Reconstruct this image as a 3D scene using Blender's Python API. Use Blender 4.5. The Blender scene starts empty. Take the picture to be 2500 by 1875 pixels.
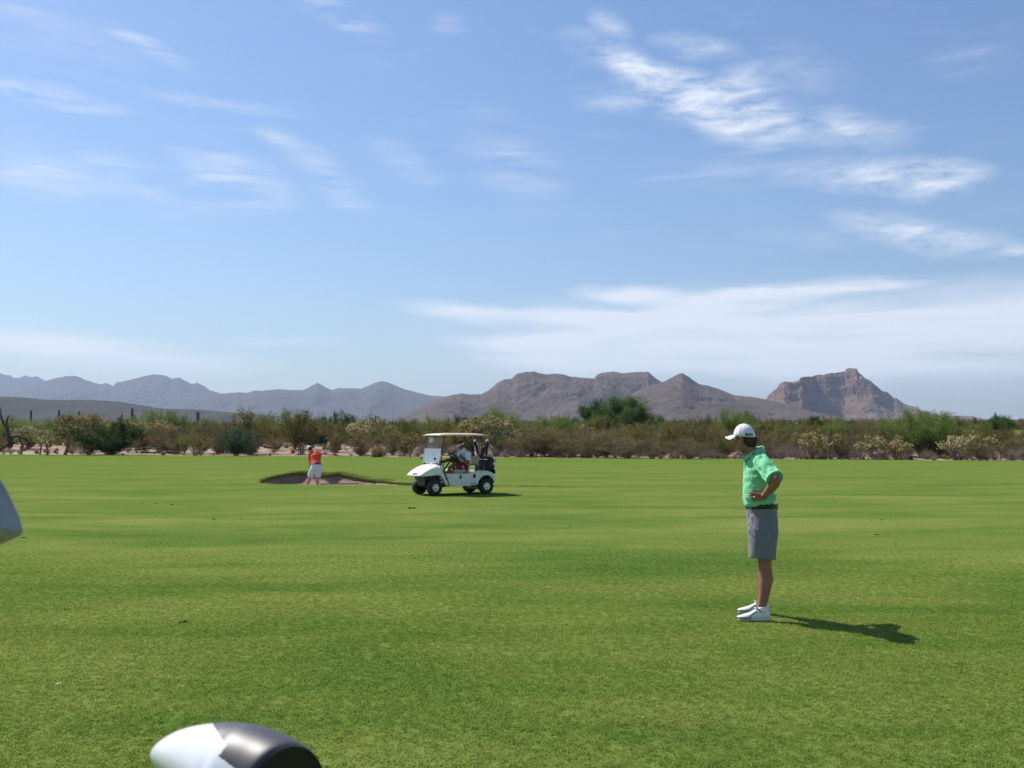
import bpy, bmesh, math, random
import numpy as np
from mathutils import Vector, Matrix, noise
R = math.radians
random.seed(7); np.random.seed(7)
scn = bpy.context.scene
COL = scn.collection

# ------------------------------------------------------------------ camera, sky, sun, exposure
F = 2400.0; HZ = 1070.0; CAMH = 1.65          # focal length in photo pixels, horizon row, eye height
PITCH = math.atan((HZ-937.5)/F)
cam_d = bpy.data.cameras.new('camera'); cam = bpy.data.objects.new('camera', cam_d); COL.objects.link(cam)
cam_d.sensor_width = 36; cam_d.lens = F/2500*36; cam_d.clip_start = .05; cam_d.clip_end = 40000
cam.location = (0, 0, CAMH); cam.rotation_euler = (math.pi/2+PITCH, 0, 0)
cam_d.dof.use_dof = True; cam_d.dof.focus_distance = 14; cam_d.dof.aperture_fstop = 20
scn.camera = cam
SUN_DIR = Vector((-1.15, 1.01, 1.80)).normalized()
sun_d = bpy.data.lights.new('sun', 'SUN'); sun = bpy.data.objects.new('sun', sun_d); COL.objects.link(sun)
sun_d.energy = 5.0; sun_d.angle = R(.53); sun_d.color = (1, .955, .88)
sun.rotation_euler = SUN_DIR.to_track_quat('Z', 'Y').to_euler(); sun.location = (0, 0, 60)
scn.view_settings.view_transform = 'Standard'; scn.view_settings.look = 'None'
scn.view_settings.exposure = .38; scn.view_settings.gamma = 1; scn.view_settings.use_curve_mapping = False
scn.cycles.use_denoising = True
try: scn.cycles.denoiser = 'OPENIMAGEDENOISE'
except Exception: pass
scn.cycles.max_bounces = 6; scn.cycles.diffuse_bounces = 3; scn.cycles.glossy_bounces = 3
scn.cycles.transparent_max_bounces = 12; scn.cycles.volume_bounces = 0
scn.cycles.sample_clamp_indirect = 4; scn.cycles.caustics_reflective = False; scn.cycles.caustics_refractive = False

class NT:
    """small node writer"""
    def __init__(s, t): s.t = t; t.nodes.clear()
    def n(s, typ, **kw):
        nd = s.t.nodes.new(typ)
        for k, v in kw.items():
            if k == 'inp':
                for i, val in v.items():
                    if hasattr(val, 'is_output') or isinstance(val, bpy.types.NodeSocket): s.t.links.new(val, nd.inputs[i])
                    else: nd.inputs[i].default_value = val
            else: setattr(nd, k, v)
        return nd
    def m(s, op, a, b=None, c=None, clamp=False):
        nd = s.t.nodes.new('ShaderNodeMath'); nd.operation = op; nd.use_clamp = clamp
        for i, v in enumerate((a, b, c)):
            if v is None: continue
            if isinstance(v, bpy.types.NodeSocket): s.t.links.new(v, nd.inputs[i])
            else: nd.inputs[i].default_value = v
        return nd.outputs[0]
    def mix(s, f, a, b, blend='MIX'):
        nd = s.t.nodes.new('ShaderNodeMix'); nd.data_type = 'RGBA'; nd.blend_type = blend
        for i, v in ((0, f), (6, a), (7, b)):
            if isinstance(v, bpy.types.NodeSocket): s.t.links.new(v, nd.inputs[i])
            else: nd.inputs[i].default_value = v if i == 0 else (*v, 1) if len(v) == 3 else v
        return nd.outputs[2]
    def noise(s, vec, scale=1, detail=4, rough=.5, dist=0, out=0):
        nd = s.t.nodes.new('ShaderNodeTexNoise')
        if vec is not None: s.t.links.new(vec, nd.inputs['Vector'])
        nd.inputs['Scale'].default_value = scale; nd.inputs['Detail'].default_value = detail
        nd.inputs['Roughness'].default_value = rough; nd.inputs['Distortion'].default_value = dist
        return nd.outputs[out]
    def mapv(s, vec, loc=(0,0,0), rot=(0,0,0), scale=(1,1,1), typ='POINT'):
        nd = s.t.nodes.new('ShaderNodeMapping'); nd.vector_type = typ
        s.t.links.new(vec, nd.inputs[0])
        nd.inputs[1].default_value = loc; nd.inputs[2].default_value = rot; nd.inputs[3].default_value = scale
        return nd.outputs[0]
    def ramp(s, f, stops, interp='LINEAR'):
        nd = s.t.nodes.new('ShaderNodeValToRGB'); nd.color_ramp.interpolation = interp
        if isinstance(f, bpy.types.NodeSocket): s.t.links.new(f, nd.inputs[0])
        e = nd.color_ramp.elements
        while len(e) < len(stops): e.new(.5)
        for i, (p, c) in enumerate(stops):
            e[i].position = p; e[i].color = (*c, 1) if hasattr(c, '__len__') else (c, c, c, 1)
        return nd.outputs[0]
    def rng(s, v, a, b, c=0, d=1, smooth=True):
        nd = s.t.nodes.new('ShaderNodeMapRange'); nd.interpolation_type = 'SMOOTHSTEP' if smooth else 'LINEAR'
        s.t.links.new(v, nd.inputs[0])
        for i, x in enumerate((a, b, c, d)): nd.inputs[i+1].default_value = x
        return nd.outputs[0]

def azel(px, py):
    x = (px-1250)/F; yc = (937.5-py)/F
    d = Vector((x, math.cos(PITCH)-yc*math.sin(PITCH), yc*math.cos(PITCH)+math.sin(PITCH))).normalized()
    return math.atan2(d.x, d.y), math.asin(d.z)

def build_world():
    w = bpy.data.worlds.new('World'); scn.world = w; w.use_nodes = True
    T = NT(w.node_tree)
    sky = T.n('ShaderNodeTexSky'); sky.sky_type = 'NISHITA'; sky.sun_disc = False
    sky.sun_elevation = math.asin(SUN_DIR.z); sky.sun_rotation = math.atan2(SUN_DIR.x, SUN_DIR.y)
    sky.air_density = 1.35; sky.dust_density = .9; sky.ozone_density = 3.0; sky.altitude = 400
    gen = T.n('ShaderNodeTexCoord').outputs['Generated']
    sp = T.n('ShaderNodeSeparateXYZ', inp={0: gen})
    az = T.m('ARCTAN2', sp.outputs[0], sp.outputs[1]); el = T.m('ARCSINE', sp.outputs[2])
    ve = T.n('ShaderNodeCombineXYZ', inp={0: az, 1: el}).outputs[0]
    # warp so that the edges of the clouds fray
    wn = T.noise(T.mapv(ve, rot=(0,0,R(20)), scale=(9, 20, 1)), 1, 6, .6, out=1)
    wv = T.n('ShaderNodeVectorMath', operation='SUBTRACT', inp={0: wn, 1: (.5,.5,.5)}).outputs[0]
    wv = T.n('ShaderNodeVectorMath', operation='MULTIPLY', inp={0: wv, 1: (.045,.022,0)}).outputs[0]
    vw = T.n('ShaderNodeVectorMath', operation='ADD', inp={0: ve, 1: wv}).outputs[0]
    wisp = T.noise(T.mapv(ve, rot=(0,0,R(24)), scale=(9, 62, 1)), 1, 11, .64, .4)
    flock = T.noise(T.mapv(ve, rot=(0,0,R(20)), scale=(15, 50, 1)), 1, 11, .66, .35)
    low = T.noise(T.mapv(ve, rot=(0,0,R(-1)), scale=(4.5, 48, 1)), 1, 7, .5, .5)
    P = {'w': [(820,30,160,36,-20,.55),(368,115,120,26,-18,.38),(110,232,210,24,-3,.75),(480,246,300,18,-4,.36),(680,340,70,26,-20,.45),
               (567,425,170,62,-20,.7),(793,430,150,46,-35,.55),(990,397,120,40,-25,.3),(1250,385,170,100,-30,.3),(57,420,170,42,-8,.5),
               (255,410,260,56,-10,.38),(450,485,380,45,0,.2),(1816,397,300,80,8,.26),(1100,60,60,30,-10,.25),(60,60,300,80,-10,.22),(2380,140,120,50,0,.16)],
         'f': [(1494,62,75,24,-25,.5),(1500,142,160,46,-24,.72),(1692,113,115,32,-10,.55),(1499,249,120,34,-10,.42),(1650,228,190,62,-20,1.1),
               (1800,275,180,70,-20,1.25),(1833,200,90,50,-35,.55),(2050,318,180,54,-12,.5),(2150,430,250,44,-3,.75),(2270,440,150,46,0,.8),
               (2258,572,230,42,-14,.95),(2496,609,50,14,-5,.7),(2000,580,220,26,-8,.25),(1960,170,140,60,-20,.3)],
         'l': [(1700,790,260,26,0,.5),(57,827,230,32,-2,.85),(340,872,340,40,-3,.55),(700,838,230,14,0,.32),(1873,722,310,30,5,1.0),(1533,716,170,24,-5,.8),
               (2100,697,170,12,2,.7),(2000,800,1000,110,0,.72),(2450,830,700,120,0,.6),(1420,782,460,30,-3,.75),(1363,836,330,26,0,.6),(1450,872,340,46,0,.8),
               (1120,757,190,24,-4,.5),(1900,870,900,90,0,.45)]}
    def field(lst, tex, lo, gain):
        s = None
        for (px, py, a, b, ang, it) in lst:
            A, E = azel(px, py)
            mv = T.mapv(vw, loc=(A, E, 0), rot=(0,0,R(ang)), scale=(a/F*1.05, b/F*1.15, 1), typ='TEXTURE')
            g = T.n('ShaderNodeTexGradient', gradient_type='SPHERICAL', inp={0: mv}).outputs[1]
            s = T.m('MULTIPLY', g, it) if s is None else T.m('MULTIPLY_ADD', g, it, s)
        t = T.m('MULTIPLY_ADD', T.m('SUBTRACT', tex, lo), gain, .5)
        s = T.m('MINIMUM', T.m('MULTIPLY', s, 1.5), 1.1)
        return T.m('MULTIPLY', s, T.m('MAXIMUM', t, 0))
    cw = T.m('MULTIPLY', field(P['w'], wisp, .50, 4.4), 1.05); cf = field(P['f'], flock, .47, 4.4); cl = T.m('MULTIPLY', field(P['l'], low, .26, 1.9), 1.3)
    gen_c = T.m('MULTIPLY', T.m('MAXIMUM', T.m('SUBTRACT', wisp, .54), 0), .5)
    dens = T.m('ADD', T.m('ADD', cw, cf), T.m('ADD', cl, gen_c))
    dens = T.rng(dens, 0, 1.35, 0, .86, smooth=False)
    dens = T.m('MULTIPLY', dens, T.rng(el, -.01, .02))
    tint = T.mix(1.0, sky.outputs[0], (.84, .95, 1.14), 'MULTIPLY')
    col = T.mix(dens, tint, (8.7, 9.2, 10.0))
    bg = T.n('ShaderNodeBackground', inp={0: col, 1: .082})
    T.n('ShaderNodeOutputWorld', inp={0: bg.outputs[0]})
build_world()

# ------------------------------------------------------------------ helpers
def tag(o, label=None, cat=None, group=None, kind=None):
    if label: o['label'] = label
    if cat: o['category'] = cat
    if group: o['group'] = group
    if kind: o['kind'] = kind
    return o
def empty(name, loc=(0,0,0), rz=0, label=None, cat=None, group=None):
    o = bpy.data.objects.new(name, None); COL.objects.link(o); o.location = loc; o.rotation_euler = (0,0,rz)
    o.empty_display_size = .1
    return tag(o, label, cat, group)
def mesh_obj(name, V, Fc, mat, parent=None, smooth=False, mi=None):
    me = bpy.data.meshes.new(name); me.from_pydata([tuple(v) for v in V] if not isinstance(V, np.ndarray) else V.tolist(), [], Fc if not isinstance(Fc, np.ndarray) else Fc.tolist())
    for m_ in (mat if isinstance(mat, (list, tuple)) else [mat]): me.materials.append(m_)
    if mi is not None: me.polygons.foreach_set('material_index', np.asarray(mi, dtype=np.int32))
    if smooth: me.polygons.foreach_set('use_smooth', [True]*len(me.polygons))
    me.update()
    o = bpy.data.objects.new(name, me); COL.objects.link(o)
    if parent: o.parent = parent
    return o
def unit(v):
    v = Vector(v); return v.normalized() if v.length > 1e-9 else Vector((0,0,1))

class MB:
    def __init__(s): s.v = []; s.f = []
    def add(s, V, Fc, M=None):
        b = len(s.v)
        s.v += [(M @ Vector(v)) if M is not None else Vector(v) for v in V]
        s.f += [tuple(i+b for i in f) for f in Fc]
        return s
    def box(s, c, d, M=None, top=1.0):
        x, y, z = d[0]/2, d[1]/2, d[2]/2
        V = [(c[0]+sx*x*(top if sz > 0 else 1), c[1]+sy*y*(top if sz > 0 else 1), c[2]+sz*z) for sz in (-1,1) for sy in (-1,1) for sx in (-1,1)]
        return s.add(V, [(0,2,3,1),(4,5,7,6),(0,1,5,4),(2,6,7,3),(0,4,6,2),(1,3,7,5)], M)
    def prism(s, P, y0, y1, M=None):
        """polygon in XZ, extruded along Y"""
        n = len(P)
        V = [(x, y0, z) for x, z in P]+[(x, y1, z) for x, z in P]
        a = sum(P[i][0]*P[(i+1)%n][1]-P[(i+1)%n][0]*P[i][1] for i in range(n))
        F0 = [tuple(range(n)), tuple(range(2*n-1, n-1, -1))]+[(i+n, (i+1)%n+n, (i+1)%n, i) for i in range(n)]
        if (a > 0) != (y0 < y1): F0 = [tuple(reversed(f)) for f in F0]
        return s.add(V, F0, M)
    def ell(s, c, r, seg=16, ring=10, M=None):
        V = [(c[0], c[1], c[2]-r[2])]
        for i in range(1, ring):
            t = math.pi*i/ring-math.pi/2
            for j in range(seg):
                p = 2*math.pi*j/seg; V.append((c[0]+r[0]*math.cos(t)*math.cos(p), c[1]+r[1]*math.cos(t)*math.sin(p), c[2]+r[2]*math.sin(t)))
        V.append((c[0], c[1], c[2]+r[2])); F0 = []
        for j in range(seg):
            k = (j+1) % seg; F0.append((0, 1+k, 1+j))
            for i in range(ring-2): a = 1+i*seg; F0.append((a+j, a+k, a+seg+k, a+seg+j))
            a = 1+(ring-2)*seg; F0.append((a+j, a+k, len(V)-1))
        return s.add(V, F0, M)
    def tube(s, pts, rad, seg=12, hint=(0,1,0), M=None, cap=True, rnd=True):
        """closed tube through pts; rad: number, list of numbers or of (across hint, other)"""
        pts = [Vector(p) for p in pts]; n = len(pts)
        if not hasattr(rad, '__len__'): rad = [rad]*n
        rad = [(r, r) if not hasattr(r, '__len__') else r for r in rad]
        hint = unit(hint); rings = []
        tang = [unit(pts[min(i+1, n-1)]-pts[max(i-1, 0)]) for i in range(n)]
        def ring(c, t, ra, rb):
            h = hint-t*hint.dot(t)
            if h.length < .15: h = Vector((1,0,0))-t*t.x if abs(t.x) < .9 else Vector((0,0,1))-t*t.z
            h.normalize(); b = t.cross(h)
            return [c+h*ra*math.cos(2*math.pi*j/seg)+b*rb*math.sin(2*math.pi*j/seg) for j in range(seg)]
        if rnd:
            r = rad[0]; m_ = min(r)
            for a in (75, 45, 20): rings.append(ring(pts[0]-tang[0]*m_*math.sin(R(a))*.9, tang[0], r[0]*math.cos(R(a)), r[1]*math.cos(R(a))))
        for i in range(n): rings.append(ring(pts[i], tang[i], *rad[i]))
        if rnd:
            r = rad[-1]; m_ = min(r)
            for a in (20, 45, 75): rings.append(ring(pts[-1]+tang[-1]*m_*math.sin(R(a))*.9, tang[-1], r[0]*math.cos(R(a)), r[1]*math.cos(R(a))))
        V = [p for rg in rings for p in rg]; F0 = []
        for i in range(len(rings)-1):
            for j in range(seg): k = (j+1) % seg; F0.append((i*seg+j, i*seg+k, (i+1)*seg+k, (i+1)*seg+j))
        if cap: F0.append(tuple(range(seg-1, -1, -1))); F0.append(tuple((len(rings)-1)*seg+j for j in range(seg)))
        return s.add(V, F0, M)
    def lathe(s, P, seg=24, M=None):
        """profile [(r, h)] round the Y axis (for wheels) """
        V = []; n = len(P)
        for j in range(seg):
            a = 2*math.pi*j/seg
            for r, h in P: V.append((r*math.cos(a), h, r*math.sin(a)))
        F0 = [(j*n+i, j*n+i+1, ((j+1)%seg)*n+i+1, ((j+1)%seg)*n+i) for j in range(seg) for i in range(n-1)]
        return s.add(V, F0, M)
    def build(s, name, mat, parent=None, smooth=False, bevel=0, seg=2):
        o = mesh_obj(name, s.v, s.f, mat, parent, smooth)
        if bevel:
            b = o.modifiers.new('bevel', 'BEVEL'); b.width = bevel; b.segments = seg; b.limit_method = 'ANGLE'; b.angle_limit = R(35)
            o.data.polygons.foreach_set('use_smooth', [True]*len(o.data.polygons))
            w = o.modifiers.new('wn', 'WEIGHTED_NORMAL')
        return o

def baked(o, mods):
    """apply modifiers given as (type, dict) and replace the mesh"""
    for t, kw in mods:
        md = o.modifiers.new(t, t)
        for k, v in kw.items(): setattr(md, k, v)
    dg = bpy.context.evaluated_depsgraph_get()
    me = bpy.data.meshes.new_from_object(o.evaluated_get(dg)); old = o.data
    o.modifiers.clear(); mats = list(old.materials); nm = old.name
    o.data = me; bpy.data.meshes.remove(old); me.name = nm
    if not len(me.materials):
        for m_ in mats: me.materials.append(m_)
    me.polygons.foreach_set('use_smooth', [True]*len(me.polygons))
    return o
def fused(mb, name, mat, parent, voxel=.006, it=6, fac=.5, disp=None):
    """one continuous surface out of overlapping closed volumes"""
    o = mesh_obj(name, mb.v, mb.f, mat, parent)
    baked(o, [('REMESH', dict(mode='VOXEL', voxel_size=voxel, adaptivity=0)), ('SMOOTH', dict(factor=fac, iterations=it))])
    if disp:
        me = o.data; n = len(me.vertices)
        co = np.empty(n*3); me.vertices.foreach_get('co', co); co = co.reshape(-1, 3)
        no = np.empty(n*3); me.vertices.foreach_get('normal', no); no = no.reshape(-1, 3)
        d = np.array([disp(Vector(c), Vector(k)) for c, k in zip(co, no)])
        me.vertices.foreach_set('co', (co+no*d[:, None]).ravel()); me.update()
    return o
def text_obj(body, name, size, mat, parent, M, depth=.0008, shear=0, bold=0):
    cu = bpy.data.curves.new(name, 'FONT'); cu.body = body; cu.size = size; cu.extrude = depth; cu.align_x = 'CENTER'; cu.align_y = 'CENTER'; cu.shear = shear; cu.offset = bold
    t = bpy.data.objects.new(name, cu); COL.objects.link(t)
    dg = bpy.context.evaluated_depsgraph_get(); dg.update()
    me = bpy.data.meshes.new_from_object(t.evaluated_get(dg)); bpy.data.objects.remove(t)
    me.materials.clear(); me.materials.append(mat)
    o = bpy.data.objects.new(name, me); COL.objects.link(o); o.parent = parent; me.transform(M)
    return o
def copy_tree(o, parent=None):
    c = o.copy(); COL.objects.link(c); c.parent = parent
    for ch in list(o.children): copy_tree(ch, c)
    return c

# ------------------------------------------------------------------ materials
def mat(name, col, rough=.6, metal=0, var=0, vscale=8, bump=0, bscale=60, spec=.5, trans=0, coat=0, col2=None, obj=True, sheen=0, bdist=.01):
    m_ = bpy.data.materials.new(name); m_.use_nodes = True; T = NT(m_.node_tree)
    tc = T.n('ShaderNodeTexCoord').outputs['Object']
    p = T.n('ShaderNodeBsdfPrincipled')
    c = (*col, 1)
    if var or col2:
        f = T.noise(tc, vscale, 5, .6)
        c2 = col2 or tuple(x*(1-var) for x in col); c1 = col if col2 else tuple(min(1, x*(1+var)) for x in col)
        cs = T.mix(T.rng(f, .35, .65), c1, c2); T.t.links.new(cs, p.inputs['Base Color'])
    else: p.inputs['Base Color'].default_value = c
    p.inputs['Roughness'].default_value = rough; p.inputs['Metallic'].default_value = metal
    p.inputs['Specular IOR Level'].default_value = spec; p.inputs['Coat Weight'].default_value = coat
    if coat: p.inputs['Coat Roughness'].default_value = .08
    if sheen: p.inputs['Sheen Weight'].default_value = sheen
    if trans: p.inputs['Transmission Weight'].default_value = trans
    if bump:
        b = T.n('ShaderNodeBump', inp={'Height': T.noise(tc, bscale, 5, .65), 'Strength': bump, 'Distance': bdist}); T.t.links.new(b.outputs[0], p.inputs['Normal'])
    T.n('ShaderNodeOutputMaterial', inp={0: p.outputs[0]})
    return m_
def leaf_mat(name, cols, rough=.7, transl=.35, vs=.9):
    """foliage: colour varies from clump to clump and from plant to plant"""
    m_ = bpy.data.materials.new(name); m_.use_nodes = True; T = NT(m_.node_tree)
    g = T.n('ShaderNodeNewGeometry'); oi = T.n('ShaderNodeObjectInfo')
    f = T.noise(g.outputs['Position'], vs, 3, .6)
    f = T.m('ADD', T.m('MULTIPLY', T.m('SUBTRACT', f, .5), 1.5), T.m('MULTIPLY', oi.outputs['Random'], .5))
    f = T.m('ADD', f, T.m('MULTIPLY', T.m('SUBTRACT', g.outputs['Random Per Island'], .2), .55))
    n = len(cols); c = T.ramp(f, [(i/(n-1), cc) for i, cc in enumerate(cols)])
    d = T.n('ShaderNodeBsdfDiffuse', inp={0: c, 1: rough}); t = T.n('ShaderNodeBsdfTranslucent', inp={0: c})
    mx = T.n('ShaderNodeMixShader', inp={0: transl, 1: d.outputs[0], 2: t.outputs[0]})
    T.n('ShaderNodeOutputMaterial', inp={0: mx.outputs[0]})
    return m_

def turf_colour(T):
    """colour of the mown grass out of the place on the ground"""
    pos = T.n('ShaderNodeNewGeometry').outputs['Position']
    big = T.noise(T.mapv(pos, scale=(.16, .42, 0), rot=(0,0,R(4))), 1, 4, .55, .6)
    mid = T.noise(T.mapv(pos, scale=(.75, 1.5, 0), rot=(0,0,R(-6))), 1, 5, .6, .5)
    fine = T.noise(T.mapv(pos, scale=(16, 16, 0)), 1, 5, .75)
    band = T.noise(T.mapv(pos, scale=(.05, .35, 0), rot=(0,0,R(2))), 1, 3, .6, .3)
    v = T.m('ADD', T.m('MULTIPLY', T.m('SUBTRACT', big, .5), 1.75), T.m('MULTIPLY', T.m('SUBTRACT', mid, .5), .8))
    v = T.m('ADD', v, T.m('MULTIPLY', T.m('SUBTRACT', band, .5), .35)); sy = T.n('ShaderNodeSeparateXYZ', inp={0: pos}).outputs[1]
    v = T.m('ADD', T.m('MULTIPLY', v, T.rng(sy, 16, 55, 1, .42)), .53)
    c = T.ramp(v, [(.08, (0.072, 0.131, 0.026)), (.36, (0.101, 0.160, 0.032)), (.6, (0.135, 0.183, 0.040)), (.88, (0.172, 0.209, 0.053))])
    c = T.mix(T.rng(fine, .25, .8), T.mix(1, c, (.64, .68, .62), 'MULTIPLY'), T.mix(1, c, (1.38, 1.28, 1.38), 'MULTIPLY'))
    # dry, worn spots
    dry = T.noise(T.mapv(pos, scale=(.5, 1.1, 0), loc=(13.1, 4.2, 0)), 1, 6, .7, .4)
    dry2 = T.noise(T.mapv(pos, scale=(5, 9, 0)), 1, 4, .7)
    dm = T.m('MULTIPLY', T.rng(dry, .60, .74), T.rng(dry2, .42, .62))
    c = T.mix(T.m('MULTIPLY', dm, .7), c, (.21, .165, .075))
    sp = T.n('ShaderNodeSeparateXYZ', inp={0: pos})
    # greener, longer grass towards the far edge of the fairway
    t = T.m('ADD', sp.outputs[1], T.m('MULTIPLY', sp.outputs[0], .325))
    edge = T.m('MULTIPLY', T.rng(t, 64, 72), .4)
    c = T.mix(edge, c, T.mix(1, c, (.78, 1.0, .6), 'MULTIPLY'))
    fr = T.m('MULTIPLY', T.rng(t, 46, 24, 0, 1), 0.0)
    return c, fine, pos
def turf_mat(name, blades):
    m_ = bpy.data.materials.new(name); m_.use_nodes = True; T = NT(m_.node_tree)
    c, fine, pos = turf_colour(T)
    if blades:
        rnd = T.n('ShaderNodeNewGeometry').outputs['Random Per Island']
        c = T.mix(T.rng(rnd, 0, 1, 0, 1), T.mix(1, c, (1.75, 1.75, 1.6), 'MULTIPLY'), T.mix(1, c, (2.95, 2.7, 2.6), 'MULTIPLY'))
        d = T.n('ShaderNodeBsdfDiffuse', inp={0: c, 1: .5}); t = T.n('ShaderNodeBsdfTranslucent', inp={0: c})
        mx = T.n('ShaderNodeMixShader', inp={0: .4, 1: d.outputs[0], 2: t.outputs[0]})
        T.n('ShaderNodeOutputMaterial', inp={0: mx.outputs[0]})
    else:
        p = T.n('ShaderNodeBsdfPrincipled', inp={'Base Color': c, 'Roughness': .95, 'Specular IOR Level': .0})
        n2 = T.noise(pos, 45, 4, .8)
        b = T.n('ShaderNodeBump', inp={'Height': T.m('ADD', fine, n2), 'Strength': .4, 'Distance': .02}); T.t.links.new(b.outputs[0], p.inputs['Normal'])
        T.n('ShaderNodeOutputMaterial', inp={0: p.outputs[0]})
    return m_
def ground_mat(name, cols, sc=(.08, 1.2, 14), bump=.6):
    m_ = bpy.data.materials.new(name); m_.use_nodes = True; T = NT(m_.node_tree)
    pos = T.n('ShaderNodeNewGeometry').outputs['Position']
    a = T.noise(pos, sc[0], 5, .6); b_ = T.noise(pos, sc[1], 5, .65); d = T.noise(pos, sc[2], 5, .7)
    v = T.m('ADD', T.m('MULTIPLY', a, .5), T.m('ADD', T.m('MULTIPLY', b_, .3), T.m('MULTIPLY', d, .3)))
    c = T.ramp(v, [(.38, cols[0]), (.52, cols[1]), (.68, cols[2])])
    p = T.n('ShaderNodeBsdfPrincipled', inp={'Base Color': c, 'Roughness': .95, 'Specular IOR Level': .15})
    bm_ = T.n('ShaderNodeBump', inp={'Height': T.m('ADD', d, b_), 'Strength': bump, 'Distance': .04}); T.t.links.new(bm_.outputs[0], p.inputs['Normal'])
    T.n('ShaderNodeOutputMaterial', inp={0: p.outputs[0]})
    return m_
def rock_mat(name, cols, speck, sc, speckscale, band=None, bumpd=8):
    m_ = bpy.data.materials.new(name); m_.use_nodes = True; T = NT(m_.node_tree)
    g = T.n('ShaderNodeNewGeometry'); pos = g.outputs['Position']
    a = T.noise(pos, sc, 7, .6, .3); f = T.noise(pos, sc*9, 5, .7)
    v = T.m('ADD', T.m('MULTIPLY', a, .65), T.m('MULTIPLY', f, .35))
    c = T.ramp(v, [(.36, cols[0]), (.5, cols[1]), (.64, cols[2])])
    s = T.noise(pos, speckscale, 4, .7)
    c = T.mix(T.m('MULTIPLY', T.rng(s, .53, .62), .9), c, speck)
    if band:
        sp = T.n('ShaderNodeSeparateXYZ', inp={0: pos})
        st = T.noise(T.mapv(pos, scale=(.004, .004, .06)), 1, 5, .6, .4)
        slope = T.n('ShaderNodeSeparateXYZ', inp={0: g.outputs['True Normal']}).outputs[2]
        bc = T.ramp(st, [(.35, band[0]), (.5, band[1]), (.65, band[2])])
        c = T.mix(T.m('MULTIPLY', T.rng(slope, .80, .55), .85), c, bc)
    p = T.n('ShaderNodeBsdfPrincipled', inp={'Base Color': c, 'Roughness': 1, 'Specular IOR Level': .05})
    b = T.n('ShaderNodeBump', inp={'Height': T.m('ADD', f, T.m('MULTIPLY', s, .5)), 'Strength': .7, 'Distance': bumpd}); T.t.links.new(b.outputs[0], p.inputs['Normal'])
    T.n('ShaderNodeOutputMaterial', inp={0: p.outputs[0]})
    return m_

# ------------------------------------------------------------------ ground
def edge_y(x): return 84.5-.325*x+.9*noise.noise(Vector((x*.05, 3.3, 0)))+.35*noise.noise(Vector((x*.35, 1.3, 0)))
SLOPE = .0155
def desert_z(x, y):
    t = y-(84.5-.325*x)
    if t <= 0: return -.03
    d = math.hypot(x, y)
    z = SLOPE*t*min(1, t/25+.25)
    z += .25*noise.noise(Vector((x*.03, y*.03, 5)))*min(1, t/20)+.06*noise.noise(Vector((x*.3, y*.3, 9)))*min(1, t/4)
    return z-.03
TURF = turf_mat('turf', False); BLADE = turf_mat('grass_blade', True)
SAND = ground_mat('desert_soil', [(.17, .118, .08), (.27, .19, .132), (.37, .275, .195)])
BSAND = ground_mat('bunker_sand_mat', [(.26, .165, .12), (.32, .21, .155), (.38, .26, .195)], sc=(.5, 5, 40), bump=.9)

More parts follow.
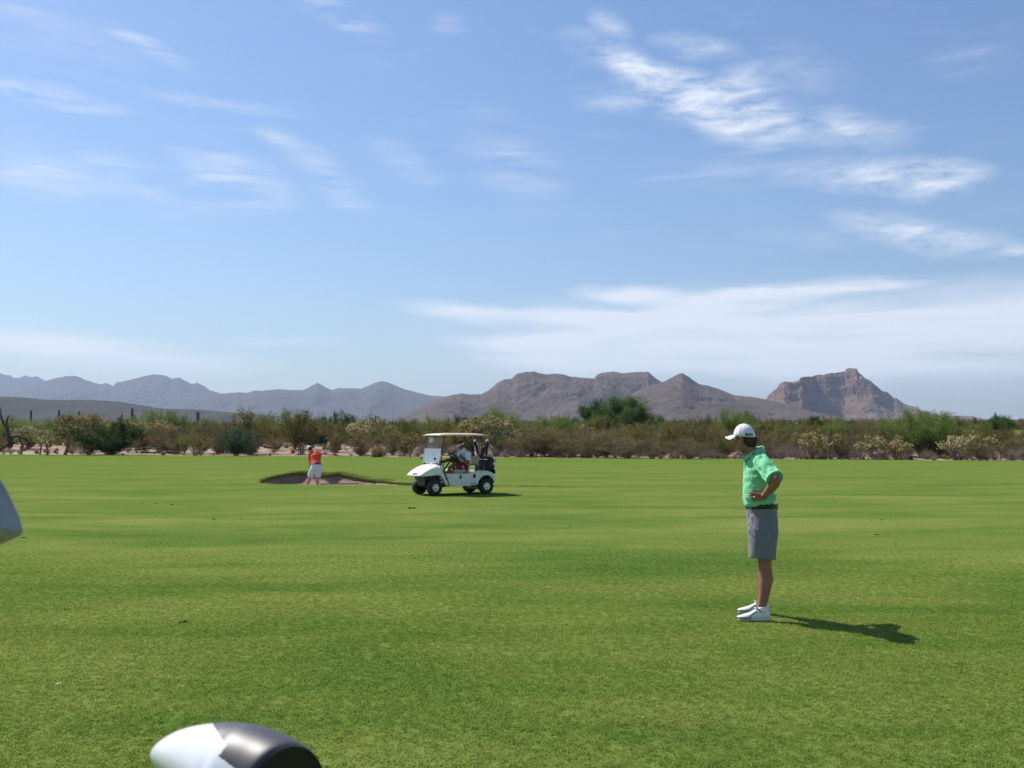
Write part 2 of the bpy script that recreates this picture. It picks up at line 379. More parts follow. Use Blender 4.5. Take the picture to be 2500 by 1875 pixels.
RX0, RX1, RY0, RY1 = -14.0, 4.5, 30.5, 45.0     # patch of turf round the bunker
def fairway():
    xs = sorted(set(list(np.linspace(-400, -60, 12))+list(np.linspace(-55, 55, 111))+list(np.linspace(60, 400, 12))+[RX0, RX1]))
    ys = sorted(set(list(np.linspace(-120, 0, 8))+list(np.linspace(4, 70, 34))+[RY0, RY1]))
    rows = len(ys)+8; V = []; Fc = []
    def zz(x, y):
        return 0
    for x in xs:
        for y in ys: V.append((x, y, 0) if y < 60 else (x, 60+(edge_y(x)-60)*(y-60)/25, 0))
        e = edge_y(x)
        for k in range(1, 9):
            y = 60+(e-60)*.4+(e-60)*.6*k/8; V.append((x, y, 0))
    n = rows
    for i in range(len(xs)-1):
        for j in range(n-1):
            if xs[i] >= RX0-1e-6 and xs[i+1] <= RX1+1e-6 and j < len(ys)-1 and ys[j] >= RY0-1e-6 and ys[j+1] <= RY1+1e-6: continue
            Fc.append((i*n+j, (i+1)*n+j, (i+1)*n+j+1, i*n+j+1))
    # far rim rolls down to the soil
    base = len(V)
    for i, x in enumerate(xs): V.append((x, edge_y(x)+.06, -.08))
    for i in range(len(xs)-1): Fc.append((i*n+n-1, (i+1)*n+n-1, base+i+1, base+i))
    # ---- bunker: outline with the height of its lip
    K = [(-9.65,37.6,.06),(-9.35,39.0,.20),(-8.6,39.8,.31),(-7.9,39.6,.27),(-7.4,39.3,.22),(-6.9,39.4,.27),(-6.1,38.9,.15),(-5.2,38.2,.06),(-4.3,37.4,.02),(-3.2,36.5,.02),
         (-1.8,35.5,.0),(-.4,34.7,0),(1.0,34.0,0),(2.1,33.55,0),(2.2,33.3,0),(1.0,33.45,0),(-.6,33.9,0),(-2.5,34.5,0),(-4.6,34.8,0),(-6.6,34.95,0),(-8.3,35.5,0),(-9.3,36.5,.0)]
    P = []
    nk = len(K)
    for i in range(nk):
        p0, p1, p2, p3 = (Vector(K[(i+q) % nk]) for q in (-1, 0, 1, 2))
        for s_ in range(9):
            t = s_/9; P.append(.5*((2*p1)+(p2-p0)*t+(2*p0-5*p1+4*p2-p3)*t*t+(3*p1-p0-3*p2+p3)*t**3))
    N = len(P)
    for i, p in enumerate(P):
        w = .10*noise.noise(Vector((p.x*1.7, p.y*1.7, 2))); p.z = max(-.02, p.z)+.02*noise.noise(Vector((p.x*3, p.y*3, 7)))
        p.y += w*.6
    nor = []
    for i in range(N):
        t = P[(i+1) % N]-P[i-1]; nv = Vector((-t.y, t.x, 0)).normalized()
        nor.append(nv)
    area = sum(P[i].x*P[(i+1)%N].y-P[(i+1)%N].x*P[i].y for i in range(N))
    if area > 0: nor = [-v for v in nor]
    # nor points outwards
    cx, cy = -4.5, 36.6
    B = []
    for i, p in enumerate(P):
        d = Vector((p.x-cx, p.y-cy)); 
        tx = ((RX1-cx)/d.x if d.x > 0 else (RX0-cx)/d.x) if abs(d.x) > 1e-6 else 1e9
        ty = ((RY1-cy)/d.y if d.y > 0 else (RY0-cy)/d.y) if abs(d.y) > 1e-6 else 1e9
        t = min(tx, ty); B.append(Vector((cx+d.x*t, cy+d.y*t, 0)))
    for cxn in ((RX0, RY0), (RX0, RY1), (RX1, RY0), (RX1, RY1)):
        k = min(range(N), key=lambda i: (B[i].x-cxn[0])**2+(B[i].y-cxn[1])**2); B[k] = Vector((*cxn, 0))
    ts = [0, .02, .05, .09, .14, .2, .28, .38, .5, .65, .8, 1]
    b0 = len(V)
    for t in ts:
        for i in range(N):
            q = P[i].lerp(B[i], t); dist = (Vector((q.x, q.y, 0))-Vector((P[i].x, P[i].y, 0))).length
            fall = max(0, 1-dist/4.5); fall = fall*fall*(3-2*fall)
            z = P[i].z*fall*(1 if t < 1 else 0)
            if t > .8: z *= (1-t)/.2
            V.append((q.x, q.y, z+.0))
    for a in range(len(ts)-1):
        for i in range(N): j = (i+1) % N; Fc.append((b0+a*N+i, b0+a*N+j, b0+(a+1)*N+j, b0+(a+1)*N+i))
    # lip: rolls over and down
    b1 = len(V)
    for k, (out, dz) in enumerate(((-.05, -.03), (-.055, -.09), (.0, -.15))):
        for i in range(N): V.append((P[i].x+nor[i].x*out, P[i].y+nor[i].y*out, P[i].z+dz))
    prev = b0
    for k in range(3):
        for i in range(N): j = (i+1) % N; Fc.append((b1+k*N+i, b1+k*N+j, prev+j, prev+i))
        prev = b1+k*N
    o = mesh_obj('fairway', V, Fc, TURF, smooth=True); tag(o, kind='structure')
    # sand
    SV = []; SF = []
    c0 = [Vector((-6.8+(p.x+4.5)*.0, 0, 0)) for p in P]
    def spine(p):                                # centre line of the bunker
        x = max(-8.4, min(1.2, p.x)); y = 36.9-.34*(x+8.4); return Vector((x+.0, y if x < 1.2 else 33.6, 0))
    fr = [0, .04, .10, .25, .45, .7, 1]
    for q in fr:
        for i in range(N):
            p = P[i]; s_ = spine(p); w = (Vector((p.x, p.y, 0))-s_).length
            dpt = -.30*min(1, w/1.2)
            z0 = p.z-.10
            if q == 0: xx, yy, z = p.x+nor[i].x*.04, p.y+nor[i].y*.04, z0
            else:
                v = Vector((p.x, p.y, 0)).lerp(s_, q); xx, yy = v.x, v.y
                steep = (1-q)**(9 if p.z > .05 else 3)
                z = dpt+(z0-dpt)*steep
            z += .012*noise.noise(Vector((xx*4, yy*4, 1)))
            SV.append((xx, yy, z))
    for a in range(len(fr)-1):
        for i in range(N): j = (i+1) % N; SF.append((a*N+i, a*N+j, (a+1)*N+j, (a+1)*N+i))
    o = mesh_obj('bunker_sand', SV, SF, BSAND, smooth=True); tag(o, kind='structure')
    return P
LIP = fairway()

def desert():
    U = np.concatenate([np.linspace(-2.6, -.8, 14), np.linspace(-.75, .75, 151), np.linspace(.8, 2.6, 14)])
    D = np.concatenate([np.linspace(0, 40, 41), np.geomspace(43, 15500, 120)])
    V = []; Fc = []
    for u in U:
        # the ray with slope u from the camera meets the edge line at y0
        y0 = 84.5/(1+.325*u) if 1+.325*u > .12 else 84.5/.12
        for d in D:
            y = y0-3+d*max(.4, 1/math.hypot(1, u)); x = u*y
            V.append((x, y, desert_z(x, y)))
    n = len(D)
    for i in range(len(U)-1):
        for j in range(n-1): Fc.append((i*n+j, (i+1)*n+j, (i+1)*n+j+1, i*n+j+1))
    tag(mesh_obj('desert_ground', V, Fc, SAND, smooth=True), kind='structure')
    # second fairway seen through the scrub on the right
    V = []; Fc = []
    xs = np.linspace(52, 120, 35); ys = np.linspace(0, 1, 7)
    for x in xs:
        for t in ys:
            y = 176-.05*(x-52)+t*46+2*noise.noise(Vector((x*.08, 2, t))); V.append((x, y, desert_z(x, y)+.12+.7*t))
    n = 7
    for i in range(len(xs)-1):
        for j in range(n-1): Fc.append((i*n+j, (i+1)*n+j, (i+1)*n+j+1, i*n+j+1))
    tag(mesh_obj('distant_fairway', V, Fc, TURF, smooth=True), kind='structure')
desert()

# ------------------------------------------------------------------ mountains
def interp(pts, x):
    return float(np.interp(x, [p[0] for p in pts], [p[1] for p in pts]))
def mountain(name, D, sky, front, back, m_, base_py=1036, px0=None, px1=None, step=3.0, rows=70, rough=1.0, gully=.12, prof=1.25, seed=0, shift=None, terr=None, fine=1.0):
    px0 = sky[0][0] if px0 is None else px0; px1 = sky[-1][0] if px1 is None else px1
    cols = int((px1-px0)/step)+1; V = []; Fc = []
    nb = 14
    for i in range(cols):
        px = px0+i*step; a = (px-1250)/F
        off = shift(px) if shift else 0
        ridge = 1.65+(HZ-interp(sky, px))/F*(D-off)
        ridge += fine*D*.00045*noise.fractal(Vector((px*.09, seed, 1)), .8, 2.1, 5)
        fd = front*(.85+.4*noise.noise(Vector((px*.006, seed+3, 0))))
        for r in range(rows+nb):
            if r < rows: v = r/(rows-1); Y = D-off-fd*(1-v)
            else: v = 1-(r-rows+1)/nb; Y = D-off+back*(1-v)
            X = a*Y
            zb = desert_z(X, Y)-6
            k = v**prof
            # gullies and spurs running down the slope
            w = Vector((X/D*26+seed, Y/D*22, seed*.7))
            w2 = w+Vector((noise.noise(w*1.3), noise.noise(w*1.3+Vector((5,5,5))), 0))*.35
            g = noise.ridged_multi_fractal(w2, .9, 2.1, 7, 1.0, 2.0)-1.0
            edge = math.sin(math.pi*min(1, v))**.8 if r < rows else 1-v
            hgt = max(ridge-zb, 4)
            zz = zb+hgt*k+g*gully*hgt*edge*rough
            if terr: zz = terr(px, v, zz, zb, hgt, w)
            if r < rows and v < 1: zz = min(zz, 1.65+(ridge-1.65)*(Y/(D-off))*(.985 if terr else .995))
            V.append((X, Y, zz))
    n = rows+nb
    for i in range(cols-1):
        for j in range(n-1): Fc.append((i*n+j, (i+1)*n+j, (i+1)*n+j+1, i*n+j+1))
    return tag(mesh_obj(name, V, Fc, m_, smooth=False), kind='structure')
z4 = lambda L: [(u/1.7696, 880+v/1.7696) for u, v in L]
z5 = lambda L: [(1250+u/1.7696, 850+v/1.7696) for u, v in L]
M_FAR = rock_mat('far_rock', [(.06,.05,.045), (.085,.07,.06), (.11,.09,.075)], (.045,.05,.036), .002, .018, bumpd=25)
M_MID = rock_mat('brown_rock', [(.074,.053,.046), (.104,.076,.065), (.138,.104,.088)], (.05,.05,.032), .006, .05, bumpd=5)
M_RED = rock_mat('red_rock', [(.11,.075,.058), (.15,.108,.08), (.19,.14,.105)], (.10,.09,.06), .005, .06, band=[(.075,.042,.034), (.155,.082,.058), (.26,.15,.10)], bumpd=7)
M_LOW = rock_mat('scrub_slope', [(.034,.035,.030), (.052,.050,.042), (.075,.068,.056)], (.02,.028,.018), .01, .09, bumpd=4)
mountain('mountain_range', 12500, [(-260,940)]+z4([(-60,40),(0,55),(30,65),(40,62),(50,75),(75,75),(105,64),(130,73),(155,67),(190,88),(230,105)])+[(160,960),(200,985)], 1500, 1500, M_FAR, px1=200, seed=11, rows=40, fine=1.6, gully=.05)
mountain('mountain_range', 10500, [(-300,955),(-120,948)]+z4([(0,135),(60,122),(120,105),(190,88),(230,78),(280,68),(320,66),(345,74),(355,80),(375,87),(400,95),(430,103),(455,97),(470,103),(488,110),(496,97),(540,88),(580,78),(620,68),(655,61),(680,60),(710,66),(740,78),(770,74),(800,88),(830,103),(850,95),(880,110),(905,130),(940,138),(970,150),(1040,165),(1200,190)])+[(740,1003),(800,1020)], 1900, 1900, M_FAR, seed=21, fine=1.3, gully=.10)
mountain('mountain_range', 8800, [(200,1015),(300,1004),(400,990),(480,972)]+z4([(900,150),(958,143),(1000,140),(1040,137),(1070,141),(1095,130),(1130,131),(1200,124),(1260,128),(1310,128),(1340,112),(1371,96),(1400,112),(1430,128),(1460,120),(1520,120),(1560,122),(1600,105),(1625,94),(1650,90),(1672,93),(1690,100),(1740,122),(1800,138),(1850,150),(1920,156),(1960,163),(2040,180)])+[(1240,1000),(1330,1025)], 2300, 1800, M_FAR, seed=31, gully=.11)
mountain('foothill', 2600, [(-400,975),(-150,968)]+z4([(0,155),(100,160),(200,170),(400,171),(520,179),(620,195),(700,208),(860,213),(1000,225)])+[(640,1012),(760,1026),(860,1034)], 900, 500, M_LOW, base_py=1040, seed=41, gully=.03, fine=.8, rough=.6)
mountain('mountain', 3900, [(880,1036),(930,1024)]+z4([(1740,240),(1800,206),(1860,180),(1920,158),(1950,150),(1990,142),(2030,147),(2080,145),(2110,130),(2150,95),(2180,82),(2212,78)])+z5([(20,110),(30,108),(60,103),(90,100),(120,107),(150,114),(180,110),(220,112),(250,122),(310,128),(355,131),(372,112),(390,106),(440,101),(480,108),(540,103),(590,102),(620,128),(650,148),(720,175),(800,205)])+[(1760,985),(1830,1010)], 1150, 900, M_MID, seed=51, gully=.10, fine=1.0, step=2.4, rows=90, prof=.95)
mountain('mountain', 3450, [(1420,1030),(1480,990),(1540,962),(1580,945)]+z5([(640,152),(690,128),(718,113),(738,107),(770,128),(810,155),(850,162),(900,178),(960,203),(1010,208),(1050,212),(1100,222),(1200,247),(1300,275),(1420,298)])+[(2120,1022),(2200,1034)], 1000, 800, M_MID, seed=61, gully=.085, fine=.9, step=2.4, rows=90, prof=1.0)
def red_shift(px):
    def s(a, b, x): t = max(0, min(1, (x-a)/(b-a))); return t*t*(3-2*t)
    return 520*s(1870, 1915, px)*(1-s(1958, 1996, px))+60*math.sin(px*.045)*s(1992, 2040, px)
def red_terr(px, v, zz, zb, h, w):
    q = max(0, min(1, (zz-zb)/h))
    def s(a, b, x): t = max(0, min(1, (x-a)/(b-a))); return t*t*(3-2*t)
    # talus below, stepped cliffs above
    c = .46*s(0, .62, q)+.20*s(.60, .68, q)+.08*s(.68, .76, q)+.17*s(.76, .83, q)+.09*s(.86, 1, q)
    body = 1-s(2150, 2230, px)
    n = noise.ridged_multi_fractal(w*7, .8, 2.2, 5, 1, 2)-1
    qq = q*(1-body)+c*body
    return zb+h*(qq+body*.028*n*(1 if .45 < q < .97 else .2))
mountain('mountain', 4700, [(1780,1030),(1830,1000),(1862,978)]+z5([(1100,218),(1112,200),(1120,193),(1148,172),(1158,152),(1180,145),(1220,147),(1240,141),(1248,126),(1300,122),(1320,115),(1350,115),(1380,108),(1410,105),(1440,101),(1450,87),(1480,85),(1493,88),(1500,104),(1520,122),(1540,135),(1560,150),(1590,175),(1600,186),(1625,190),(1650,216),(1665,217),(1690,238),(1730,251),(1755,257),(1770,275),(1850,290),(1900,296),(1960,292),(2010,298),(2030,305),(2100,308),(2250,309)])+[(2700,1026),(2900,1036)], 900, 700, M_RED, seed=71, gully=.10, fine=1.3, step=2.0, rows=150, shift=red_shift, terr=red_terr, prof=1.0)

# ------------------------------------------------------------------ desert plants
rs = np.random.RandomState(3)
def leaves(C, n, rad, L, W, up=.0, flat=1.0):
    """n small quads about every centre of C"""
    C = np.asarray(C, float); k = len(C)*n
    d = rs.normal(size=(k, 3)); d /= np.linalg.norm(d, axis=1)[:, None]
    r = rad*rs.rand(k, 1)**.5; c = np.repeat(C, n, 0)+d*r*np.array([1, 1, flat])
    a = rs.normal(size=(k, 3)); a[:, 2] += up; a /= np.linalg.norm(a, axis=1)[:, None]
    b = np.cross(a, rs.normal(size=(k, 3))); b /= np.linalg.norm(b, axis=1)[:, None]
    s = (.6+.8*rs.rand(k, 1))
    a = a*L*s/2; b = b*W*s/2
    V = np.stack([c-a, c-b*1.0, c+a, c+b], 1).reshape(-1, 3)
    Fc = np.arange(k*4).reshape(-1, 4)
    return V, Fc
def twig(V, Fc, pts, r0, r1, seg=3):
    b = len(V); n = len(pts)
    for i, p in enumerate(pts):
        t = unit(Vector(pts[min(i+1, n-1)])-Vector(pts[max(0, i-1)])); h = t.orthogonal().normalized(); q = t.cross(h); r = r0+(r1-r0)*i/(n-1)
        for j in range(seg): a = 2*math.pi*j/seg; V.append(tuple(Vector(p)+h*r*math.cos(a)+q*r*math.sin(a)))
    for i in range(n-1):
        for j in range(seg): k = (j+1) % seg; Fc.append((b+i*seg+j, b+i*seg+k, b+(i+1)*seg+k, b+(i+1)*seg+j))
def grow(rn, p, d, L, n, wob, up=.0):
    pts = [tuple(p)]; p = Vector(p); d = unit(d)
    for i in range(n):
        d = unit(d+Vector((rn.gauss(0, wob), rn.gauss(0, wob), rn.gauss(0, wob)+up))); p = p+d*L/n; pts.append(tuple(p))
    return pts
def bush(seed, H, Rr, ns=16, sub=5, leaf=(.09, .05), ln=14, lr=.22, lo=.35, wob=.12, lean=.8, sr=.02, density=1.0, subl=.5, trunk=0, up=0, lflat=1.0):
    rn = random.Random(seed); SV, SF = [], []; C = []
    for i in range(ns):
        az = 2*math.pi*(i+rn.random())/ns; rr = Rr*lean*(rn.random()**.6)
        base = Vector((rn.gauss(0, .06)*Rr, rn.gauss(0, .06)*Rr, 0))
        if trunk: base = Vector((rn.gauss(0, .1), rn.gauss(0, .1), trunk*(.7+.5*rn.random())))
        top = Vector((math.cos(az)*rr, math.sin(az)*rr, H*(1-.45*(rr/Rr)**2)*(.8+.25*rn.random())))
        d = top-base; L = d.length
        pts = grow(rn, base, d, L, 5, wob)
        twig(SV, SF, pts, sr, sr*.35)
        for s in range(sub):
            k = rn.randint(1, 5); q = Vector(pts[k])
            dd = unit(unit(d)+Vector((rn.gauss(0, .7), rn.gauss(0, .7), rn.gauss(.15+up, .4))))
            sp = grow(rn, q, dd, subl*(.5+rn.random()), 3, wob)
            if k >= 5*lo*.6: twig(SV, SF, sp, sr*.45, sr*.2)
            else: twig(SV, SF, sp, sr*.45, sr*.2)
            for t in sp[1:]:
                if t[2] > H*lo*rn.uniform(.5, 1.2) and rn.random() < density: C.append(t)
        if density > .2: C.append(pts[-1]); C.append(pts[-2])
    if trunk:
        for i in range(max(1, ns//5)):
            b = Vector((rn.gauss(0, .08), rn.gauss(0, .08), -.1)); twig(SV, SF, grow(rn, b, (rn.gauss(0,.25), rn.gauss(0,.25), 1), trunk*1.15, 4, .08), sr*3, sr*1.8, 6)
    LV, LF = leaves(C, ln, lr, leaf[0], leaf[1], flat=lflat) if C else (np.zeros((0,3)), np.zeros((0,4), int))
    return (SV, SF), (LV, LF)
BARK = mat('grey_bark', (.16,.125,.10), .9, var=.35, vscale=3)
DEAD = mat('dead_wood', (.085,.06,.045), .95, var=.4, vscale=4)
TWIG = mat('grey_twig', (.20,.165,.145), .95, var=.3, vscale=2)
L_CREO = leaf_mat('creosote_leaf', [(0.125,0.095,0.041), (0.192,0.170,0.056), (0.260,0.238,0.079), (0.338,0.282,0.113)])
L_BROWN = leaf_mat('brown_leaf', [(0.138,0.110,0.056), (0.203,0.158,0.078), (0.268,0.208,0.106), (0.348,0.283,0.154)])
L_DARK = leaf_mat('dark_leaf', [(0.036,0.058,0.021), (0.062,0.098,0.033), (0.091,0.130,0.039), (0.130,0.169,0.058)])
L_BLUE = leaf_mat('blue_green_leaf', [(0.049,0.084,0.049), (0.077,0.126,0.070), (0.105,0.161,0.084), (0.140,0.196,0.098)])
L_PALO = leaf_mat('palo_verde_leaf', [(0.120,0.167,0.045), (0.176,0.239,0.056), (0.239,0.303,0.079), (0.303,0.351,0.112)])
L_MESQ = leaf_mat('mesquite_leaf', [(0.052,0.098,0.029), (0.086,0.161,0.044), (0.138,0.241,0.067), (0.207,0.310,0.098)])
L_GREY = leaf_mat('dry_leaf', [(0.179,0.138,0.117), (0.234,0.186,0.159), (0.289,0.234,0.193), (0.344,0.275,0.220)])
L_STRAW = leaf_mat('straw', [(.20,.135,.065), (.27,.19,.09), (.34,.25,.13), (.40,.31,.17)], vs=3)
JOINT = leaf_mat('cholla_spines', [(.24,.18,.075), (.46,.38,.17), (.66,.58,.29), (.80,.74,.44)], transl=.12, vs=2)
CTRUNK = mat('cholla_trunk', (.30,.215,.14), .95, var=.45, vscale=5)
SAG = mat('saguaro_skin', (.055,.075,.035), .8, var=.3, vscale=3)
KIND = {}
def proto(key, name, cat, parts):
    """parts: list of (name, V, F, material)"""
    KIND[key] = dict(name=name, cat=cat, meshes=[], H=0)
    hh = 0
    for nm, V, Fc, m_ in parts:
        me = bpy.data.meshes.new(nm); me.from_pydata(V.tolist() if isinstance(V, np.ndarray) else V, [], Fc.tolist() if isinstance(Fc, np.ndarray) else Fc); me.materials.append(m_); me.update()
        KIND[key]['meshes'].append((nm, me)); hh = max(hh, float(np.percentile(np.asarray(V)[:, 2], 99)))
    KIND[key]['H'] = hh
def simple(key, name, cat, b, lm, sm=BARK, ln='foliage'):
    (SV, SF), (LV, LF) = b
    proto(key, name, cat, [(ln, LV, LF, lm), ('branches', SV, SF, sm)])
for k in range(3): simple('creosote%d' % k, 'creosote_bush', 'bush', bush(100+k, 2.5, 1.9, 20, 7, (.085,.045), 16, .17, .30, .07, .75, .016, .95, .55), L_CREO)
for k in range(3): simple('brown%d' % k, 'brown_bush', 'bush', bush(120+k, 2.0, 1.9, 22, 8, (.08,.035), 15, .20, .15, .10, .85, .013, .9, .5), L_BROWN, TWIG)
for k in range(2): simple('green%d' % k, 'dark_green_bush', 'bush', bush(140+k, 2.4, 2.3, 30, 9, (.10,.06), 20, .24, .02, .10, .9, .018, 1, .6), L_DARK)
for k in range(2): simple('blue%d' % k, 'grey_green_bush', 'bush', bush(150+k, 2.5, 1.9, 26, 8, (.09,.05), 19, .22, .05, .09, .85, .016, 1, .5), L_BLUE)
for k in range(3): simple('palo%d' % k, 'palo_verde_tree', 'tree', bush(160+k, 4.4, 3.0, 34, 10, (.11,.05), 20, .36, .16, .06, .92, .028, 1, .9, .6, up=.35), L_PALO, mat('palo_bark%d' % k, (.13,.15,.05), .8))
for k in range(2): simple('mesq%d' % k, 'mesquite_tree', 'tree', bush(170+k, 5.6, 3.6, 46, 11, (.15,.09), 32, .50, .12, .10, .92, .035, 1, 1.0, 1.2), L_MESQ, ln='crown')
simple('twiggy0', 'thicket_bush', 'bush', bush(190, 2.2, 2.1, 30, 10, (.08,.03), 12, .2, .42, .14, .9, .014, .9, .5), L_BROWN, TWIG)
for k in range(3): simple('grey%d' % k, 'dry_bush', 'bush', bush(180+k, 1.25, 1.2, 26, 7, (.07,.02), 6, .13, .1, .16, .9, .011, .6, .35), L_GREY, TWIG, 'twigs')
for k in range(2):
    C = [(0,0,.05)]; rn = random.Random(k); V = []; Fc = []
    for i in range(620):
        a = rn.uniform(0, 6.28); t = abs(rn.gauss(0, .62)); L = rn.uniform(.6, 1.25); b = Vector((rn.gauss(0,.12), rn.gauss(0,.12), 0))
        d = Vector((math.sin(t)*math.cos(a), math.sin(t)*math.sin(a), math.cos(t))); s_ = d.cross(Vector((0,0,1))).normalized()*.014
        m0 = b+d*L*.6; e = b+d*L+Vector((0,0,-.12*L)); n = len(V); V += [tuple(b-s_), tuple(b+s_), tuple(m0+s_*.7), tuple(m0-s_*.7), tuple(e)]; Fc += [(n, n+1, n+2, n+3), (n+3, n+2, n+4)]
    proto('straw%d' % k, 'dry_grass_tuft', 'grass tuft', [('blades', V, Fc, L_STRAW)])
def capsule(V, Fc, p, d, L, r, seg=6):
    d = unit(d); h = d.orthogonal().normalized(); q = d.cross(h); b = len(V)
    for t, rr in ((0, .45), (.25, 1), (.7, 1), (1, .4)):
        for j in range(seg): a = 2*math.pi*j/seg; V.append(tuple(Vector(p)+d*L*t+(h*math.cos(a)+q*math.sin(a))*r*rr))
    for i in range(3):
        for j in range(seg): k = (j+1) % seg; Fc.append((b+i*seg+j, b+i*seg+k, b+(i+1)*seg+k, b+(i+1)*seg+j))
    Fc.append(tuple(b+3*seg+j for j in range(seg)))
def cholla(seed, H=1.8, lean=.25, nb=7, spread=.75, jn=26, two=False):
    rn = random.Random(seed); TV, TF = [], []; JV, JF = [], []; SP = []
    roots = [0] if not two else [-1, 1]
    for rt in roots:
        tr = grow(rn, (0, 0, -.1), (rn.gauss(0, lean)+rt*.6, rn.gauss(0, lean)*.5, 1), H*.5, 4, .12); twig(TV, TF, tr, .075, .055, 6)
        for i in range(nb):
            az = 2*math.pi*(i+rn.random()*.7)/nb; q = tr[-1] if rn.random() < .6 else tr[-2]
            br = grow(rn, q, (math.cos(az)*spread, math.sin(az)*spread, .75+rn.random()*.5), H*.34*(.7+.6*rn.random()), 3, .2); twig(TV, TF, br, .05, .035, 5)
            for j in range(jn):
                s = Vector(br[rn.choice([2, 3, 3])])+Vector((rn.gauss(0,.11), rn.gauss(0,.11), rn.gauss(.0,.08))); dd = Vector((rn.gauss(0,.8), rn.gauss(0,.8), rn.gauss(.6,.6)))
                L = rn.uniform(.10, .2); r = rn.uniform(.028, .042); capsule(JV, JF, s, dd, L, r)
                for _ in range(2): SP.append(tuple(s+unit(dd)*L*rn.random()))
    LV, LF = leaves(SP, 5, .055, .075, .012)
    n = len(JV); JV = np.concatenate([np.array(JV), LV]); JF = JF+[tuple(int(x)+n for x in f) for f in LF]
    return (TV, TF), (JV, JF)
for k, kw in enumerate([dict(), dict(lean=.5, nb=9, jn=24), dict(H=2.0, nb=6, spread=1.0, two=True, jn=18), dict(H=1.5, nb=5, jn=24, lean=.1), dict(H=2.2, nb=11, jn=30, lean=.3)]):
    t, j = cholla(200+k, **kw)
    proto('cholla%d' % k, 'cholla_cactus', 'cactus', [('spiny_joints', j[0], j[1], JOINT), ('trunk', t[0], t[1], CTRUNK)])
def saguaro(arms):
    V, Fc = [], []
    def col(pts, r):
        b = len(V); n = len(pts); seg = 20
        for i, p in enumerate(pts):
            t = unit(Vector(pts[min(i+1, n-1)])-Vector(pts[max(0, i-1)])); h = (Vector((1,0,0))-t*t.x).normalized(); q = t.cross(h)
            rr = r*(1 if i < n-1 else .35)*(.85 if i == 0 else 1)
            for j in range(seg): a = 2*math.pi*j/seg; r_ = rr*(1 if j % 2 else .84); V.append(tuple(Vector(p)+(h*math.cos(a)+q*math.sin(a))*r_))
        for i in range(n-1):
            for j in range(seg): k = (j+1) % seg; Fc.append((b+i*seg+j, b+i*seg+k, b+(i+1)*seg+k, b+(i+1)*seg+j))
        Fc.append(tuple(b+(n-1)*seg+j for j in range(seg)))
    col([(0,0,-.2),(0,0,1.5),(0,0,3.5),(0,0,4.8),(0,0,5.0)], .24)
    for (az, z0, L) in arms:
        c, s = math.cos(az), math.sin(az); col([(0,0,z0),(c*.4,s*.4,z0+.03),(c*.55,s*.55,z0+.25),(c*.57,s*.57,z0+L),(c*.57,s*.57,z0+L+.12)], .15)
    return V, Fc
proto('saguaro0', 'saguaro', 'cactus', [('stem', *saguaro([]), SAG)]); proto('saguaro1', 'saguaro', 'cactus', [('stem', *saguaro([(0,2.6,1.1)]), SAG)]); proto('saguaro2', 'saguaro', 'cactus', [('stem', *saguaro([(.3,2.9,1.2),(3.4,2.5,.9)]), SAG)])

def ground_at(x, y): return desert_z(x, y)
def plant(key, px, d, top=None, h=None, label=None, group=None, wide=1.0, rz=None, sink=.05):
    """one plant at distance d (m) in the direction of photo column px, its top at photo row top (or h metres high)"""
    K = KIND[key]; x = (px-1250)/F*d; y = d; z = ground_at(x, y)
    if h is None: h = 1.65+(HZ-top)*d/F-z
    s = max(.1, h/K['H'])
    o = empty(K['name'], (x, y, z-sink), random.uniform(0, 6.28) if rz is None else rz, label, K['cat'], group)
    o.scale = (s*wide, s*wide, s)
    for nm, me in K['meshes']:
        c = bpy.data.objects.new(nm, me); COL.objects.link(c); c.parent = o
    return o

